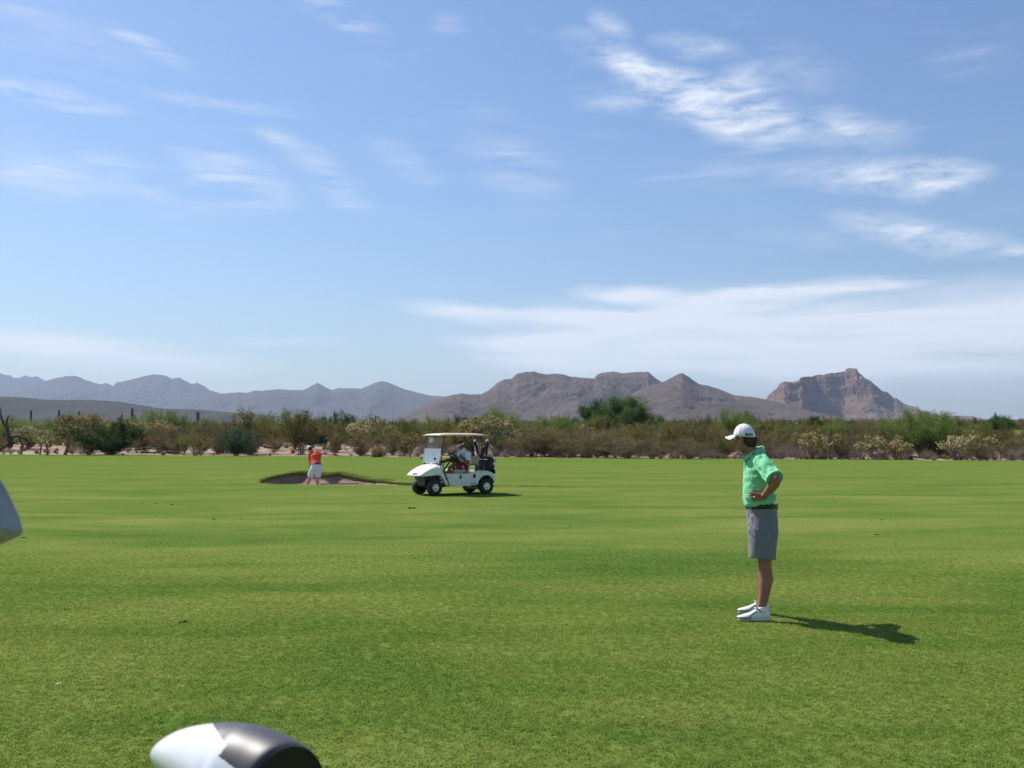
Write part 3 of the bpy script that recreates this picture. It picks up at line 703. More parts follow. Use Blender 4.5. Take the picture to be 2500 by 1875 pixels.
NAMED = [ # key, photo column, distance, top row, width factor, label
 ('green0', 272, 99, 1031, 1.45, 'large round dark green bush at the turf edge, left part of the scrub'),
 ('blue0', 578, 93, 1047, 1.1, 'grey-green round bush at the turf edge left of the orange golfer'),
 ('creosote0', 612, 100, 999, 1.0, 'tall dark olive creosote bush rising behind the grey-green round bush'),
 ('creosote1', 740, 99, 1006, 1.35, 'wide tall creosote bush directly behind the orange golfer'),
 ('palo0', 722, 112, 1001, 1.0, 'pale green palo verde crown above the wide creosote behind the orange golfer'),
 ('green1', 830, 150, 1010, 1.0, 'small dark green round tree beyond the scrub, right of the orange golfer'),
 ('cholla4', 887, 97, 1027, 1.15, 'brown open-branched cholla with cream tips between orange golfer and cart'),
 ('straw0', 922, 87, 1084, 1.25, 'tan dry grass tuft at the turf edge left of the golf cart'),
 ('cholla3', 1000, 88, 1061, 1.0, 'small yellow cholla just left of the cart roof'),
 ('cholla2', 478, 94, 1069, .9, 'small pale cholla at the turf edge left of the grey-green bush'),
 ('palo1', 452, 98, 1062, .6, 'low bright green bush beside the small pale cholla'),
 ('cholla1', 155, 98, 1035, 1.2, 'biggest of the chollas left of the large round dark green bush'),
 ('cholla4', 100, 100, 1047, 1.0, 'middle one of the chollas left of the large round dark green bush'),
 ('cholla3', 118, 97, 1063, 1.1, 'short pale cholla in front of the taller chollas on the left'),
 ('cholla1', 48, 102, 1038, 1.1, 'yellow-topped cholla beside the dead tree at the left edge'),
 ('cholla4', 395, 118, 1026, 1.3, 'big cream cholla behind the scrub between the round bush and grey-green bush'),
 ('cholla1', 430, 120, 1033, 1.0, 'cream cholla right beside the big one left of the grey-green bush'),
 ('cholla0', 215, 150, 1011, 1.3, 'distant pale cholla on the left above the dark green bush'),
 ('cholla0', 330, 150, 1029, 1.4, 'distant flat-topped pale cholla right of the saguaro with no arms'),
 ('cholla4', 168, 140, 1012, 1.0, 'brownish cholla on the skyline of the scrub at far left'),
 ('cholla4', 1175, 96, 1016, 1.35, 'large shaggy cholla standing above the rear of the cart roof'),
 ('cholla1', 1205, 97, 1026, 1.2, 'shaggy cholla just right of the one above the cart roof'),
 ('palo2', 1220, 104, 1000, .85, 'tall green palo verde behind the rear of the golf cart'),
 ('palo0', 1205, 109, 1004, .8, 'green palo verde crown left of the tallest one behind the cart'),
 ('blue1', 1212, 92, 1052, .9, 'grey-green bush low behind the golf bags'),
 ('cholla0', 1130, 110, 1047, 1.0, 'pale cholla seen just above the middle of the cart roof'),
 ('cholla0', 1088, 112, 1026, .7, 'thin upright cholla above the front of the cart roof'),
 ('cholla1', 1262, 108, 1045, 1.1, 'pale cholla in the scrub right of the golf cart'),
 ('cholla1', 945, 120, 1037, 1.0, 'pale cholla poking out of the scrub left of the cart'),
 ('mesq0', 1525, 165, 973, 1.2, 'biggest dark green mesquite tree standing above the middle of the scrub'),
 ('mesq1', 1462, 170, 984, 1.0, 'dark green mesquite tree adjoining the biggest one on its left'),
 ('mesq1', 1603, 175, 1019, .8, 'small round green tree right of the biggest mesquite'),
 ('palo1', 1330, 120, 1017, 1.0, 'olive palo verde right of the cart, left of the mesquite'),
 ('palo2', 1370, 124, 1014, .9, 'yellowish palo verde just left of the mesquite trees'),
 ('brown0', 1310, 88, 1041, 1.5, 'big rusty brown bush at the turf edge right of the cart'),
 ('brown1', 1400, 88, 1046, 1.4, 'wide brown bush below the mesquite trees at the turf edge'),
 ('creosote2', 1340, 96, 1036, 1.4, 'olive creosote bush behind the rusty brown bush'),
 ('cholla1', 1435, 110, 1035, .9, 'pale cholla half hidden under the mesquite trees'),
 ('cholla0', 1395, 105, 1058, .8, 'low pale cholla in the brown bushes right of the cart'),
 ('cholla1', 1625, 100, 1057, 1.1, 'yellow cholla in the scrub left of the man with the cap'),
 ('palo0', 1790, 108, 1000, 1.0, 'tall light green palo verde behind the white cap'),
 ('palo1', 1830, 112, 1004, .8, 'light green palo verde just right of the white cap'),
 ('blue1', 1882, 150, 1027, .9, 'round dark blue-green bush right of the white cap'),
 ('mesq0', 1990, 175, 1018, .6, 'rounded green tree right of the dark shelter'),
 ('creosote2', 1920, 100, 1040, 1.2, 'brown creosote bush behind the shoulder of the standing man'),
 ('cholla1', 1995, 80, 1052, 1.1, 'broad cream cholla first to the right of the standing man'),
 ('cholla4', 1950, 82, 1057, 1.0, 'cream cholla cluster closest to the shoulder of the standing man'),
 ('cholla2', 2010, 78, 1060, 1.0, 'forked cream cholla at the turf edge right of the standing man'),
 ('brown2', 2052, 78, 1056, .9, 'upright brown bush between the cream chollas on the right'),
 ('cholla3', 2098, 77, 1077, 1.0, 'small single-stemmed pale cholla in front of the second fairway'),
 ('cholla2', 2145, 78, 1062, 1.1, 'two-stemmed cream cholla below the wide palo verde on the right'),
 ('cholla1', 2185, 77, 1070, .9, 'cream cholla leaning right next to the two-stemmed one'),
 ('cholla3', 2207, 76, 1076, 1.0, 'pale cholla left of the dark shade under the palo verde'),
 ('palo2', 2245, 82, 1004, 1.35, 'widest palo verde with feathery crown on the right side'),
 ('palo0', 2285, 86, 1010, 1.1, 'yellow-green palo verde crown right of the widest one'),
 ('green0', 2265, 80, 1074, .9, 'very dark low bush under the widest palo verde'),
 ('cholla2', 2330, 76, 1062, 1.0, 'leaning cholla with long bare trunk on the right'),
 ('cholla0', 2345, 78, 1064, 1.0, 'cream cholla top right of the leaning cholla'),
 ('cholla3', 2358, 75, 1088, 1.0, 'small greenish cholla right of the leaning cholla trunk'),
 ('cholla1', 2425, 76, 1065, 1.0, 'brownish cholla near the right edge of the scrub'),
 ('cholla0', 2438, 74, 1085, 1.0, 'bright cream cholla in front of the brownish one near the right edge'),
 ('cholla3', 2495, 73, 1098, 1.0, 'small cholla cut off by the right edge of the picture'),
 ('mesq1', 2440, 140, 1016, .8, 'round dark green tree near the right edge'),
 ('palo1', 2400, 138, 1028, .8, 'lower green tree left of the round dark tree at the right'),
 ('palo1', 2160, 135, 1024, 1.0, 'dense green palo verde left of the widest one'),
 ('palo2', 2120, 145, 1029, 1.0, 'green palo verde behind the second fairway'),
 ('creosote0', 2080, 118, 1040, 1.1, 'rusty creosote bush left of the second fairway'),
 ('creosote1', 2340, 110, 1044, 1.3, 'olive bush behind the leaning cholla'),
 ('creosote2', 2480, 84, 1070, 1.0, 'dark olive bush at the right edge of the picture'),
 ('palo0', 70, 125, 1024, 1.2, 'yellow-green palo verde behind the chollas at far left'),
 ('palo1', 10, 120, 1018, 1.1, 'pale green palo verde at the left edge of the picture'),
 ('palo2', 370, 160, 1002, .9, 'olive palo verde right of the tall saguaro'),
 ('palo0', 430, 165, 1004, .8, 'round olive palo verde on the scrub skyline left of the tall creosote'),
 ('palo1', 300, 140, 1022, 1.0, 'green crown behind the large round dark green bush'),
 ('brown0', 352, 108, 1042, 1.4, 'rounded rusty bush right of the large dark green bush'),
 ('brown1', 420, 104, 1042, 1.2, 'brown bush behind the little pale cholla'),
 ('brown2', 545, 104, 1027, 1.2, 'brown bush left of the tall dark creosote'),
 ('brown0', 880, 93, 1062, 1.0, 'low grey-brown bush under the brown cholla'),
 ('brown1', 960, 95, 1050, 1.1, 'brown bush behind the tan grass tuft'),
 ('creosote1', 820, 105, 1030, 1.1, 'dark creosote right of the orange golfer'),
 ('creosote2', 1075, 110, 1026, 1.2, 'dark olive creosote above the cart windshield'),
 ('brown2', 1480, 84, 1050, 1.3, 'grey-brown bush at the turf edge under the mesquite'),
 ('creosote0', 1560, 92, 1038, 1.2, 'olive-brown creosote right below the big mesquite'),
 ('creosote1', 1640, 90, 1036, 1.2, 'olive-brown creosote midway between mesquite and white cap'),
 ('creosote2', 1700, 86, 1034, 1.3, 'tall olive-brown creosote just left of the cap brim'),
 ('brown0', 1765, 84, 1060, 1.2, 'brown twiggy bush behind the face of the standing man'),
 ('brown1', 1870, 82, 1055, 1.2, 'brown bush directly behind the cap and collar of the standing man'),
 ('palo1', 1455, 135, 1014, 1.2, 'olive green crown left behind the mesquite trees'),
 ('palo2', 1650, 140, 1026, 1.2, 'flat green crown beyond the scrub between mesquite and cap'),
 ('palo0', 1905, 135, 1026, 1.1, 'pale olive crown beyond the scrub above the green shoulder'),
 ('green0', 1725, 130, 1030, 1.1, 'dark green crown beyond the scrub left of the cap brim'),
 ('palo1', 2040, 120, 1030, 1.2, 'olive palo verde right of the dark shelter'),
 ('palo2', 1060, 130, 1020, 1.1, 'olive crown beyond the scrub above the cart windshield'),
 ('palo0', 985, 125, 1024, 1.1, 'low green crown beyond the scrub left of the cart roof'),
 ('green1', 1125, 140, 1020, 1.0, 'dark olive crown above the middle of the cart roof'),
 ('palo2', 150, 150, 1018, 1.1, 'pale olive crown behind the tallest cholla on the left'),
 ('palo1', 230, 170, 1014, 1.2, 'wide olive crown on the skyline between the left saguaros'),
 ('palo0', 640, 130, 1013, 1.1, 'pale olive crown right of the tall dark creosote'),
 ('blue0', 780, 128, 1018, 1.0, 'grey-green crown behind the wide creosote, right side'),
 ('twiggy0', 1430, 84, 1058, 1.5, 'mass of grey brown twigs at the turf edge below the left mesquite'),
 ('twiggy0', 1530, 80.5, 1064, 1.5, 'grey brown twig thicket at the turf edge below the big mesquite'),
 ('twiggy0', 1590, 79.5, 1066, 1.4, 'grey brown twig thicket right of the one below the mesquite'),
 ('twiggy0', 1680, 78, 1068, 1.5, 'grey brown twig thicket at the turf edge left of the cap'),
 ('twiggy0', 1355, 86.5, 1060, 1.5, 'grey brown twig thicket at the turf edge right of the cart'),
 ('twiggy0', 1270, 87.5, 1062, 1.4, 'grey brown twig thicket just right of the golf bags'),
 ('twiggy0', 2390, 74, 1076, 1.5, 'grey brown twig thicket on the right between the chollas'),
 ('grey0', 1905, 78, 1082, 1.1, 'grey twig bush at the turf edge by the green shoulder'),
]
for (key, px, d, top, w, lab) in NAMED: plant(key, px, d, top, None, lab, None, w)
for key, px, d, top, lab in [('saguaro1', 323, 235, 996, 'tall saguaro with one small arm, tallest on the left skyline'), ('saguaro0', 194, 260, 1003, 'plain column saguaro right of the two-armed one'),
        ('saguaro2', 144, 250, 1000, 'saguaro with two short arms on the left skyline'), ('saguaro0', 76, 260, 1001, 'thin saguaro farthest left on the skyline'),
        ('saguaro0', 304, 170, 1023, 'small bare saguaro below the tallest one'), ('saguaro0', 482, 320, 1004, 'faint left one of the close saguaro pair'),
        ('saguaro0', 485.5, 330, 1006, 'faint right one of the close saguaro pair'), ('saguaro0', 917, 240, 1013, 'lone thin saguaro on the skyline right of the orange golfer'),
        ('saguaro0', 1096, 240, 1018, 'lone thin saguaro above the cart roof'), ('saguaro0', 298, 290, 1010, 'small far saguaro just left of the tallest one')]:
    plant(key, px, d, top, None, lab, None, .8, rz=0)
# more of the same shrubs, which nothing in the photograph singles out
FILL = [('creosote%d', 3, 'olive creosote bush in the thick of the scrub belt', 'creosote bushes of the scrub belt', (1.7, 2.7)),
        ('brown%d', 3, 'rusty brown bush in the thick of the scrub belt', 'brown bushes of the scrub belt', (1.3, 2.3)),
        ('grey%d', 3, 'low grey leafless twig bush near the turf edge', 'grey twig bushes near the turf', (.7, 1.3))]
rf = random.Random(12)
taken = [((px-1250)/F*d, d) for (_, px, d, *_r) in NAMED]
FILLED = []
def open_gap(px, d):          # bare soil seen in the photograph
    return (85 < px < 165 and d < 112) or (322 < px < 420 and d < 104) or (618 < px < 690 and d < 108) or (px < 90 and d < 108)
for (pat, nv, lab, grp, hr), cnt in zip(FILL, (75, 78, 72)):
    i = 0; tries = 0
    while i < cnt and tries < 4000:
        tries += 1; px = rf.uniform(-60, 2560); e = 84.5/(1+.325*(px-1250)/F)
        off = rf.uniform(1.5, 12) if 'grey' in pat else 2.5+45*rf.random()**1.3
        if px > 1250 and 'grey' not in pat: off *= .75
        d = e+off; x = (px-1250)/F*d
        if open_gap(px, d): continue
        if px < 1000 and rf.random() < .45: continue
        if 1950 < px < 2460 and d > 110 and rf.random() < .8: continue
        if any((x-a)**2+(d-b)**2 < (1.0 if 'grey' in pat else 2.2)**2 for a, b in taken): continue
        taken.append((x, d)); i += 1
        hh = rf.uniform(*hr); FILLED.append((plant(pat % rf.randrange(nv), px, d, None, hh, lab, grp, rf.uniform(.9, 1.35)), px, off, hh, sum(hr)/2, lab))

SPOT = [(90, 'at far left'), (190, 'behind the left chollas'), (340, 'around the round dark bush'), (480, 'right of the big round bush'), (650, 'by the grey-green round bush'), (770, 'left of the orange golfer'),
        (900, 'right of the orange golfer'), (1020, 'left of the golf cart'), (1200, 'behind the golf cart'), (1330, 'just right of the cart'), (1450, 'left of the mesquite'), (1600, 'below the big mesquite'), (1720, 'between mesquite and cap'),
        (1860, 'behind the standing man'), (2000, 'right of the standing man'), (2150, 'among the cream chollas'), (2350, 'around the widest palo verde'), (9999, 'near the right picture edge')]
def name_fillers():
    cells = {}
    for o, px, off, hh, hm, lab in FILLED:
        kind = {'oli': 'olive creosote bush', 'rus': 'rusty brown bush', 'low': 'grey twig bush'}[lab[:3]]; sp = next(s for q, s in SPOT if px < q)
        row = 'front' if off < 7 else 'middle' if off < 20 else 'rear'
        cells.setdefault((('tall ' if hh > hm else 'low ')+kind, row, sp), []).append((px, o))
    nth = ['first', 'second', 'third', 'fourth', 'fifth', 'sixth', 'seventh', 'eighth', 'ninth', 'tenth']
    for (k, row, sp), L in cells.items():
        L.sort(key=lambda t: t[0])
        for i, (px, o) in enumerate(L): o['label'] = (nth[i]+' from left: ' if len(L) > 1 else '')+'%s in %s row, %s' % (k, row, sp)
name_fillers()

def scatter(name, P, S, Z, objs, kind='stuff'):
    """points carrying instances: P positions, S scales, Z turns"""
    c = bpy.data.collections.new(name+'_source')
    for o in objs: c.objects.link(o)
    me = bpy.data.meshes.new(name); me.from_pydata(np.asarray(P).tolist(), [], [])
    for nm, arr in (('scl', S), ('rot', Z)):
        a = me.attributes.new(nm, 'FLOAT', 'POINT'); a.data.foreach_set('value', np.asarray(arr, dtype=np.float32))
    o = bpy.data.objects.new(name, me); COL.objects.link(o)
    g = bpy.data.node_groups.new(name, 'GeometryNodeTree')
    g.interface.new_socket('Geometry', in_out='INPUT', socket_type='NodeSocketGeometry'); g.interface.new_socket('Geometry', in_out='OUTPUT', socket_type='NodeSocketGeometry')
    N = g.nodes.new; L = g.links.new
    i_ = N('NodeGroupInput'); o_ = N('NodeGroupOutput'); ci = N('GeometryNodeCollectionInfo'); ci.inputs[0].default_value = c
    ci.inputs['Separate Children'].default_value = True; ci.inputs['Reset Children'].default_value = True
    ip = N('GeometryNodeInstanceOnPoints'); ip.inputs['Pick Instance'].default_value = True
    def att(nm): a = N('GeometryNodeInputNamedAttribute'); a.data_type = 'FLOAT'; a.inputs[0].default_value = nm; return a.outputs[0]
    cr = N('ShaderNodeCombineXYZ'); L(att('rot'), cr.inputs[2]); e2r = N('FunctionNodeEulerToRotation'); L(cr.outputs[0], e2r.inputs[0])
    L(i_.outputs[0], ip.inputs['Points']); L(ci.outputs[0], ip.inputs['Instance']); L(e2r.outputs[0], ip.inputs['Rotation']); L(att('scl'), ip.inputs['Scale'])
    L(ip.outputs[0], o_.inputs[0])
    md = o.modifiers.new('instances', 'NODES'); md.node_group = g
    return tag(o, kind=kind)
def loose(key, s=None):
    s = s or (.55 if key[:4] == 'palo' else 1)
    """a plant of this kind as one mesh that is not itself in the scene"""
    V = []; Fc = []; mi = []; ms = []
    for k, (nm, me) in enumerate(KIND[key]['meshes']):
        b = len(V); V += [tuple(v.co*s) for v in me.vertices]; Fc += [tuple(i+b for i in p.vertices) for p in me.polygons]; mi += [k]*len(me.polygons); ms.append(me.materials[0])
    me = bpy.data.meshes.new(key); me.from_pydata(V, [], Fc)
    for m_ in ms: me.materials.append(m_)
    me.polygons.foreach_set('material_index', np.asarray(mi, dtype=np.int32))
    return bpy.data.objects.new(key, me)
P, S, Z = [], [], []
for i in range(4600):
    px = rf.uniform(-350, 2850); e = 84.5/(1+.325*(px-1250)/F); d = e+38+620*rf.random()**1.5; x = (px-1250)/F*d
    if px < 1000 and d < e+110 and rf.random() < .5: continue
    if 50 < x < 124 and d < 226 and d > 92: continue
    if open_gap(px, d) : continue
    P.append((x, d, desert_z(x, d)-.05)); S.append(rf.uniform(.45, 1.05) if rf.random() < .85 else rf.uniform(1.1, 1.6)); Z.append(rf.uniform(0, 6.28))
scatter('desert_scrub', P, S, Z, [loose(k) for k in ('creosote0', 'creosote1', 'brown0', 'palo1', 'brown2', 'blue0', 'creosote2', 'cholla0', 'cholla1')])
P, S, Z = [], [], []
for i in range(620):
    px = rf.uniform(-350, 2850); d = 190+700*rf.random()**1.2; x = (px-1250)/F*d
    if 50 < x < 124 and d < 226: continue
    P.append((x, d, desert_z(x, d)-.05)); S.append(rf.uniform(.6, 1.15)); Z.append(rf.uniform(0, 6.28))
scatter('distant_trees', P, S, Z, [loose(k) for k in ('palo0', 'palo1', 'palo2', 'green0')])
# ground litter: stones and low dead twigs
P, S, Z = [], [], []
st = MB(); st.ell((0,0,.3), (1,.7,.55), 7, 5)
for v in st.v: v += Vector((rf.gauss(0,.12), rf.gauss(0,.12), rf.gauss(0,.08)))
stone = mesh_obj('stone', st.v, st.f, mat('stone_grey', (.26,.18,.13), .95, var=.3)); COL.objects.unlink(stone)
for i in range(900):
    px = rf.uniform(-150, 2650); e = 84.5/(1+.325*(px-1250)/F); d = e+.6+40*rf.random()**1.6; x = (px-1250)/F*d
    P.append((x, d, desert_z(x, d)-.02)); S.append(rf.uniform(.02, .085)); Z.append(rf.uniform(0, 6.28))
scatter('stones', P, S, Z, [stone])
P, S, Z = [], [], []
for i in range(1100):
    px = rf.uniform(-150, 2650) if i < 450 else rf.uniform(1230, 2650); e = 84.5/(1+.325*(px-1250)/F); d = e+.9+50*rf.random()**1.5; x = (px-1250)/F*d
    P.append((x, d, desert_z(x, d)-.05)); S.append(rf.uniform(.2, .55)); Z.append(rf.uniform(0, 6.28))
scatter('low_dry_brush', P, S, Z, [loose('grey0'), loose('grey1'), loose('straw0')])

# dead tree and fallen wood at the left
def at_px(px, d, dz=0): x = (px-1250)/F*d; return Vector((x, d, ground_at(x, d)+dz))
def pxz(px, py, d): return Vector(((px-1250)/F*d, d, 1.65+(HZ-py)*d/F))
def wood(name, chains, label, cat, d0, origin):
    o = empty(name, origin, 0, label, cat)
    for nm, pts, r0, r1 in chains:
        mb = MB(); n = len(pts); mb.tube([p-origin for p in pts], [r0+(r1-r0)*i/(n-1) for i in range(n)], 7); mb.build(nm, DEAD, o, True)
    return o
d = 97
wood('dead_tree', [('trunk', [pxz(27,1088,d), pxz(24,1070,d), pxz(21,1058,d), pxz(18,1042,d)], .28, .16),
     ('limb', [pxz(18,1042,d), pxz(10,1035,d-.4), pxz(4,1022,d-.5), pxz(2,1008,d-.3), pxz(1,996,d)], .15, .05),
     ('limb', [pxz(18,1044,d), pxz(16,1030,d+.3), pxz(19,1020,d+.5), pxz(24,1014,d+.6)], .13, .05),
     ('limb', [pxz(26,1075,d), pxz(34,1066,d-.5), pxz(46,1064,d-.8), pxz(58,1069,d-1), pxz(68,1073,d-1), pxz(71,1080,d-1)], .2, .08),
     ('limb', [pxz(48,1065,d-.8), pxz(52,1078,d-1), pxz(56,1088,d-1), pxz(57,1101,d-1)], .09, .05),
     ('limb', [pxz(24,1080,d), pxz(14,1088,d-1), pxz(4,1094,d-1.2)], .14, .06),
     ('limb', [pxz(30,1086,d), pxz(38,1078,d-.2), pxz(44,1083,d-.4)], .1, .05)], 'dark dead tree with bent bare limbs at the left edge', 'tree', d, at_px(25, d))
d = 95
wood('fallen_branch', [('limb', [pxz(338,1097,d), pxz(355,1094,d), pxz(372,1090,d), pxz(388,1086,d), pxz(401,1084,d)], .1, .04), ('limb', [pxz(360,1093,d), pxz(371,1095,d-.4), pxz(382,1097,d-.6)], .08, .04),
     ('limb', [pxz(371,1091,d), pxz(375,1086,d)], .05, .03)], 'dark fallen branch on bare soil right of the large round dark green bush', 'branch', d, at_px(365, d))
d = 92.5
wood('fallen_branch', [('limb', [pxz(346,1104,d), pxz(360,1103,d), pxz(375,1105,d), pxz(395,1102,d)], .09, .04), ('limb', [pxz(382,1105,d), pxz(386,1101,d)], .05, .03)], 'low dark broken branch nearer the turf than the longer fallen one', 'branch', d, at_px(365, d))
wood('fallen_branch', [('limb', [pxz(408,1103,d), pxz(422,1104,d), pxz(441,1103,d)], .11, .06)], 'short dark rotten log left of the small pale cholla', 'log', d, at_px(425, d))
d = 99
wood('fallen_branch', [('limb', [pxz(646,1090,d), pxz(655,1093,d), pxz(676,1094,d)], .12, .06)], 'dark log on bare soil left of the orange golfer', 'log', d, at_px(660, d))
d = 95
wood('dead_bush', [('limb', [pxz(800,1096,d), pxz(815,1083,d), pxz(826,1066,d), pxz(832,1052,d)], .11, .03), ('limb', [pxz(815,1083,d), pxz(822,1080,d), pxz(840,1056,d)], .07, .02),
     ('limb', [pxz(800,1096,d), pxz(812,1090,d-.5), pxz(826,1088,d-.7), pxz(834,1098,d-.8)], .1, .03), ('limb', [pxz(826,1066,d), pxz(834,1064,d)], .04, .02)], 'dark leafless leaning branches right of the orange golfer', 'bush', d, at_px(802, d))
d = 76
wood('fallen_branch', [('limb', [pxz(2150,1107,d), pxz(2166,1107,d), pxz(2172,1105,d)], .035, .02)], 'thin pale fallen branch between the two cream chollas on the right', 'branch', d, at_px(2160, d))
# dark shelter far off between the trees on the right
def shelter():
    d = 210; o = empty('shelter', at_px(1955, d), 0, 'small dark open shelter far off between trees on the right', 'shelter')
    mb = MB(); mb.box((0,0,2.9+.6), (2.6,2.6,.35), top=.75); mb.build('roof', mat('dark_roof', (.03,.026,.026), .8, var=.2), o)
    for sx in (-1, 1):
        for sy in (-1, 1): mb = MB(); mb.box((sx*1.05, sy*1.05, 1.65), (.16,.16,3.35)); mb.build('post', DEAD, o)
shelter(); bpy.data.objects['shelter'].scale = (.75, .75, .78)

# ------------------------------------------------------------------ grass blades on the near turf
def turf_patch(seed, n=60, size=.085, h=(.006, .015)):
    rn = np.random.RandomState(seed); V = []; Fc = []
    for i in range(n):
        x, y = rn.uniform(-size/2, size/2, 2); a = rn.uniform(0, 6.28); hh = rn.uniform(*h); w = rn.uniform(.0018, .0034); ln = rn.uniform(.5, 2.4)*hh; b = rn.uniform(0, 6.28)
        dx, dy = math.cos(a)*w, math.sin(a)*w; lx, ly = math.cos(b)*ln, math.sin(b)*ln; k = len(V)
        V += [(x-dx, y-dy, -.003), (x+dx, y+dy, -.003), (x+dx*.7+lx*.45, y+dy*.7+ly*.45, hh*.65), (x-dx*.7+lx*.45, y-dy*.7+ly*.45, hh*.65), (x+lx, y+ly, hh)]
        Fc += [(k, k+1, k+2, k+3), (k+3, k+2, k+4)]
    me = bpy.data.meshes.new('grass_patch'); me.from_pydata(V, [], Fc); me.materials.append(BLADE)
    return bpy.data.objects.new('grass_patch', me)
rg = np.random.RandomState(5)
sp_ = .075; gx, gy = np.meshgrid(np.arange(-18, 18, sp_), np.arange(1.5, 25, sp_)); gx = gx.ravel(); gy = gy.ravel()
pr = np.clip((21-gy)/3, 0, 1)
keep = (np.abs(gx) < .57*gy+3.0) & (rg.rand(len(gx)) < pr)
gx = gx[keep]+rg.uniform(-.03, .03, keep.sum()); gy = gy[keep]+rg.uniform(-.03, .03, keep.sum()); n = len(gx)
scatter('grass', np.stack([gx, gy, np.zeros(n)], 1), (.85+.4*rg.rand(n))*np.clip(1-(gy-8)/11, .12, 1), rg.rand(n)*6.28, [turf_patch(i) for i in range(5)])
# longer grass fringe along the lip of the bunker
def fringe():
    V = []; Fc = []; rn = random.Random(4); N = len(LIP)
    for i, p in enumerate(LIP):
        q = LIP[(i+1) % N]; n = int(26*(q-p).length/.35*(1.6 if p.z > .04 else .5))
        for _ in range(n):
            t = rn.random(); c = p.lerp(q, t)+Vector((rn.gauss(0,.05), rn.gauss(0,.07), 0)); h = rn.uniform(.03, .11 if p.z > .04 else .05); a = rn.uniform(0, 3.14); w = .006
            d = Vector((math.cos(a)*w, math.sin(a)*w, 0)); l = Vector((rn.gauss(0,.03), rn.gauss(-.02,.03), h)); k = len(V)
            V += [tuple(c-d-Vector((0,0,.02))), tuple(c+d-Vector((0,0,.02))), tuple(c+l)]; Fc.append((k, k+1, k+2))
    tag(mesh_obj('fringe_grass', V, Fc, BLADE), kind='stuff')
fringe()
def dry_fringe():
    V = []; Fc = []; rn = random.Random(9); N = len(LIP)
    for i, p in enumerate(LIP):
        if p.z < .04: continue
        if noise.noise(Vector((p.x*.9, p.y*.9, 4))) < -.12: continue
        for _ in range(70):
            c = p+Vector((rn.gauss(0,.12), abs(rn.gauss(0,.28)), 0)); h = rn.uniform(.02, .07); a = rn.uniform(0, 3.14); w = .006
            d = Vector((math.cos(a)*w, math.sin(a)*w, 0)); l = Vector((rn.gauss(0,.04), rn.gauss(-.02,.04), h)); k = len(V)
            V += [tuple(c-d-Vector((0,0,.02))), tuple(c+d-Vector((0,0,.02))), tuple(c+l)]; Fc.append((k, k+1, k+2))
    tag(mesh_obj('dry_fringe_grass', V, Fc, leaf_mat('lip_straw', [(.12,.10,.04), (.19,.15,.06), (.25,.19,.08)], vs=3)), kind='stuff')
dry_fringe()

# ------------------------------------------------------------------ golf cart
PAINT = mat('cream_paint', (.82,.79,.68), .28, var=.05, vscale=4, coat=.5); BLACKP = mat('black_plastic', (.02,.02,.022), .45, bump=.2, bscale=200, bdist=.001)
RUBBER = mat('rubber', (.028,.027,.027), .8, bump=.4, bscale=60, bdist=.004); CHROME = mat('hubcap', (.62,.64,.67), .25, metal=.85)
TAN = mat('tan_vinyl', (.50,.38,.23), .5, var=.08, vscale=6); ROOFM = mat('beige_roof', (.70,.54,.32), .4, var=.06, vscale=3, coat=.2)
DARKM = mat('dark_metal', (.03,.03,.034), .5, var=.2)
def glass_mat():
    m_ = bpy.data.materials.new('hazy_windshield'); m_.use_nodes = True; T = NT(m_.node_tree)
    tc = T.n('ShaderNodeTexCoord').outputs['Object']; n = T.noise(tc, 9, 6, .7)
    tr = T.n('ShaderNodeBsdfTransparent', inp={0: (.85,.9,.92,1)}); df = T.n('ShaderNodeBsdfDiffuse', inp={0: (.72,.76,.80,1)}); tl = T.n('ShaderNodeBsdfTranslucent', inp={0: (.72,.76,.80,1)})
    gl = T.n('ShaderNodeBsdfGlossy', inp={0: (.9,.93,1,1), 1: .12})
    a = T.n('ShaderNodeMixShader', inp={0: .5, 1: df.outputs[0], 2: tl.outputs[0]})
    b = T.n('ShaderNodeMixShader', inp={0: T.rng(n, .3, .7, .22, .45), 1: tr.outputs[0], 2: a.outputs[0]})
    c = T.n('ShaderNodeMixShader', inp={0: .22, 1: b.outputs[0], 2: gl.outputs[0]})
    T.n('ShaderNodeOutputMaterial', inp={0: c.outputs[0]}); return m_
def clear_mat():
    m_ = bpy.data.materials.new('clear_windshield'); m_.use_nodes = True; T = NT(m_.node_tree)
    tr = T.n('ShaderNodeBsdfTransparent', inp={0: (.985,.99,.985,1)}); gl = T.n('ShaderNodeBsdfGlossy', inp={0: (1,1,1,1), 1: .03})
    c = T.n('ShaderNodeMixShader', inp={0: .02, 1: tr.outputs[0], 2: gl.outputs[0]})
    T.n('ShaderNodeOutputMaterial', inp={0: c.outputs[0]}); return m_
CART_LOC = (-1.041, 29.82, 0); CART_RZ = R(213)
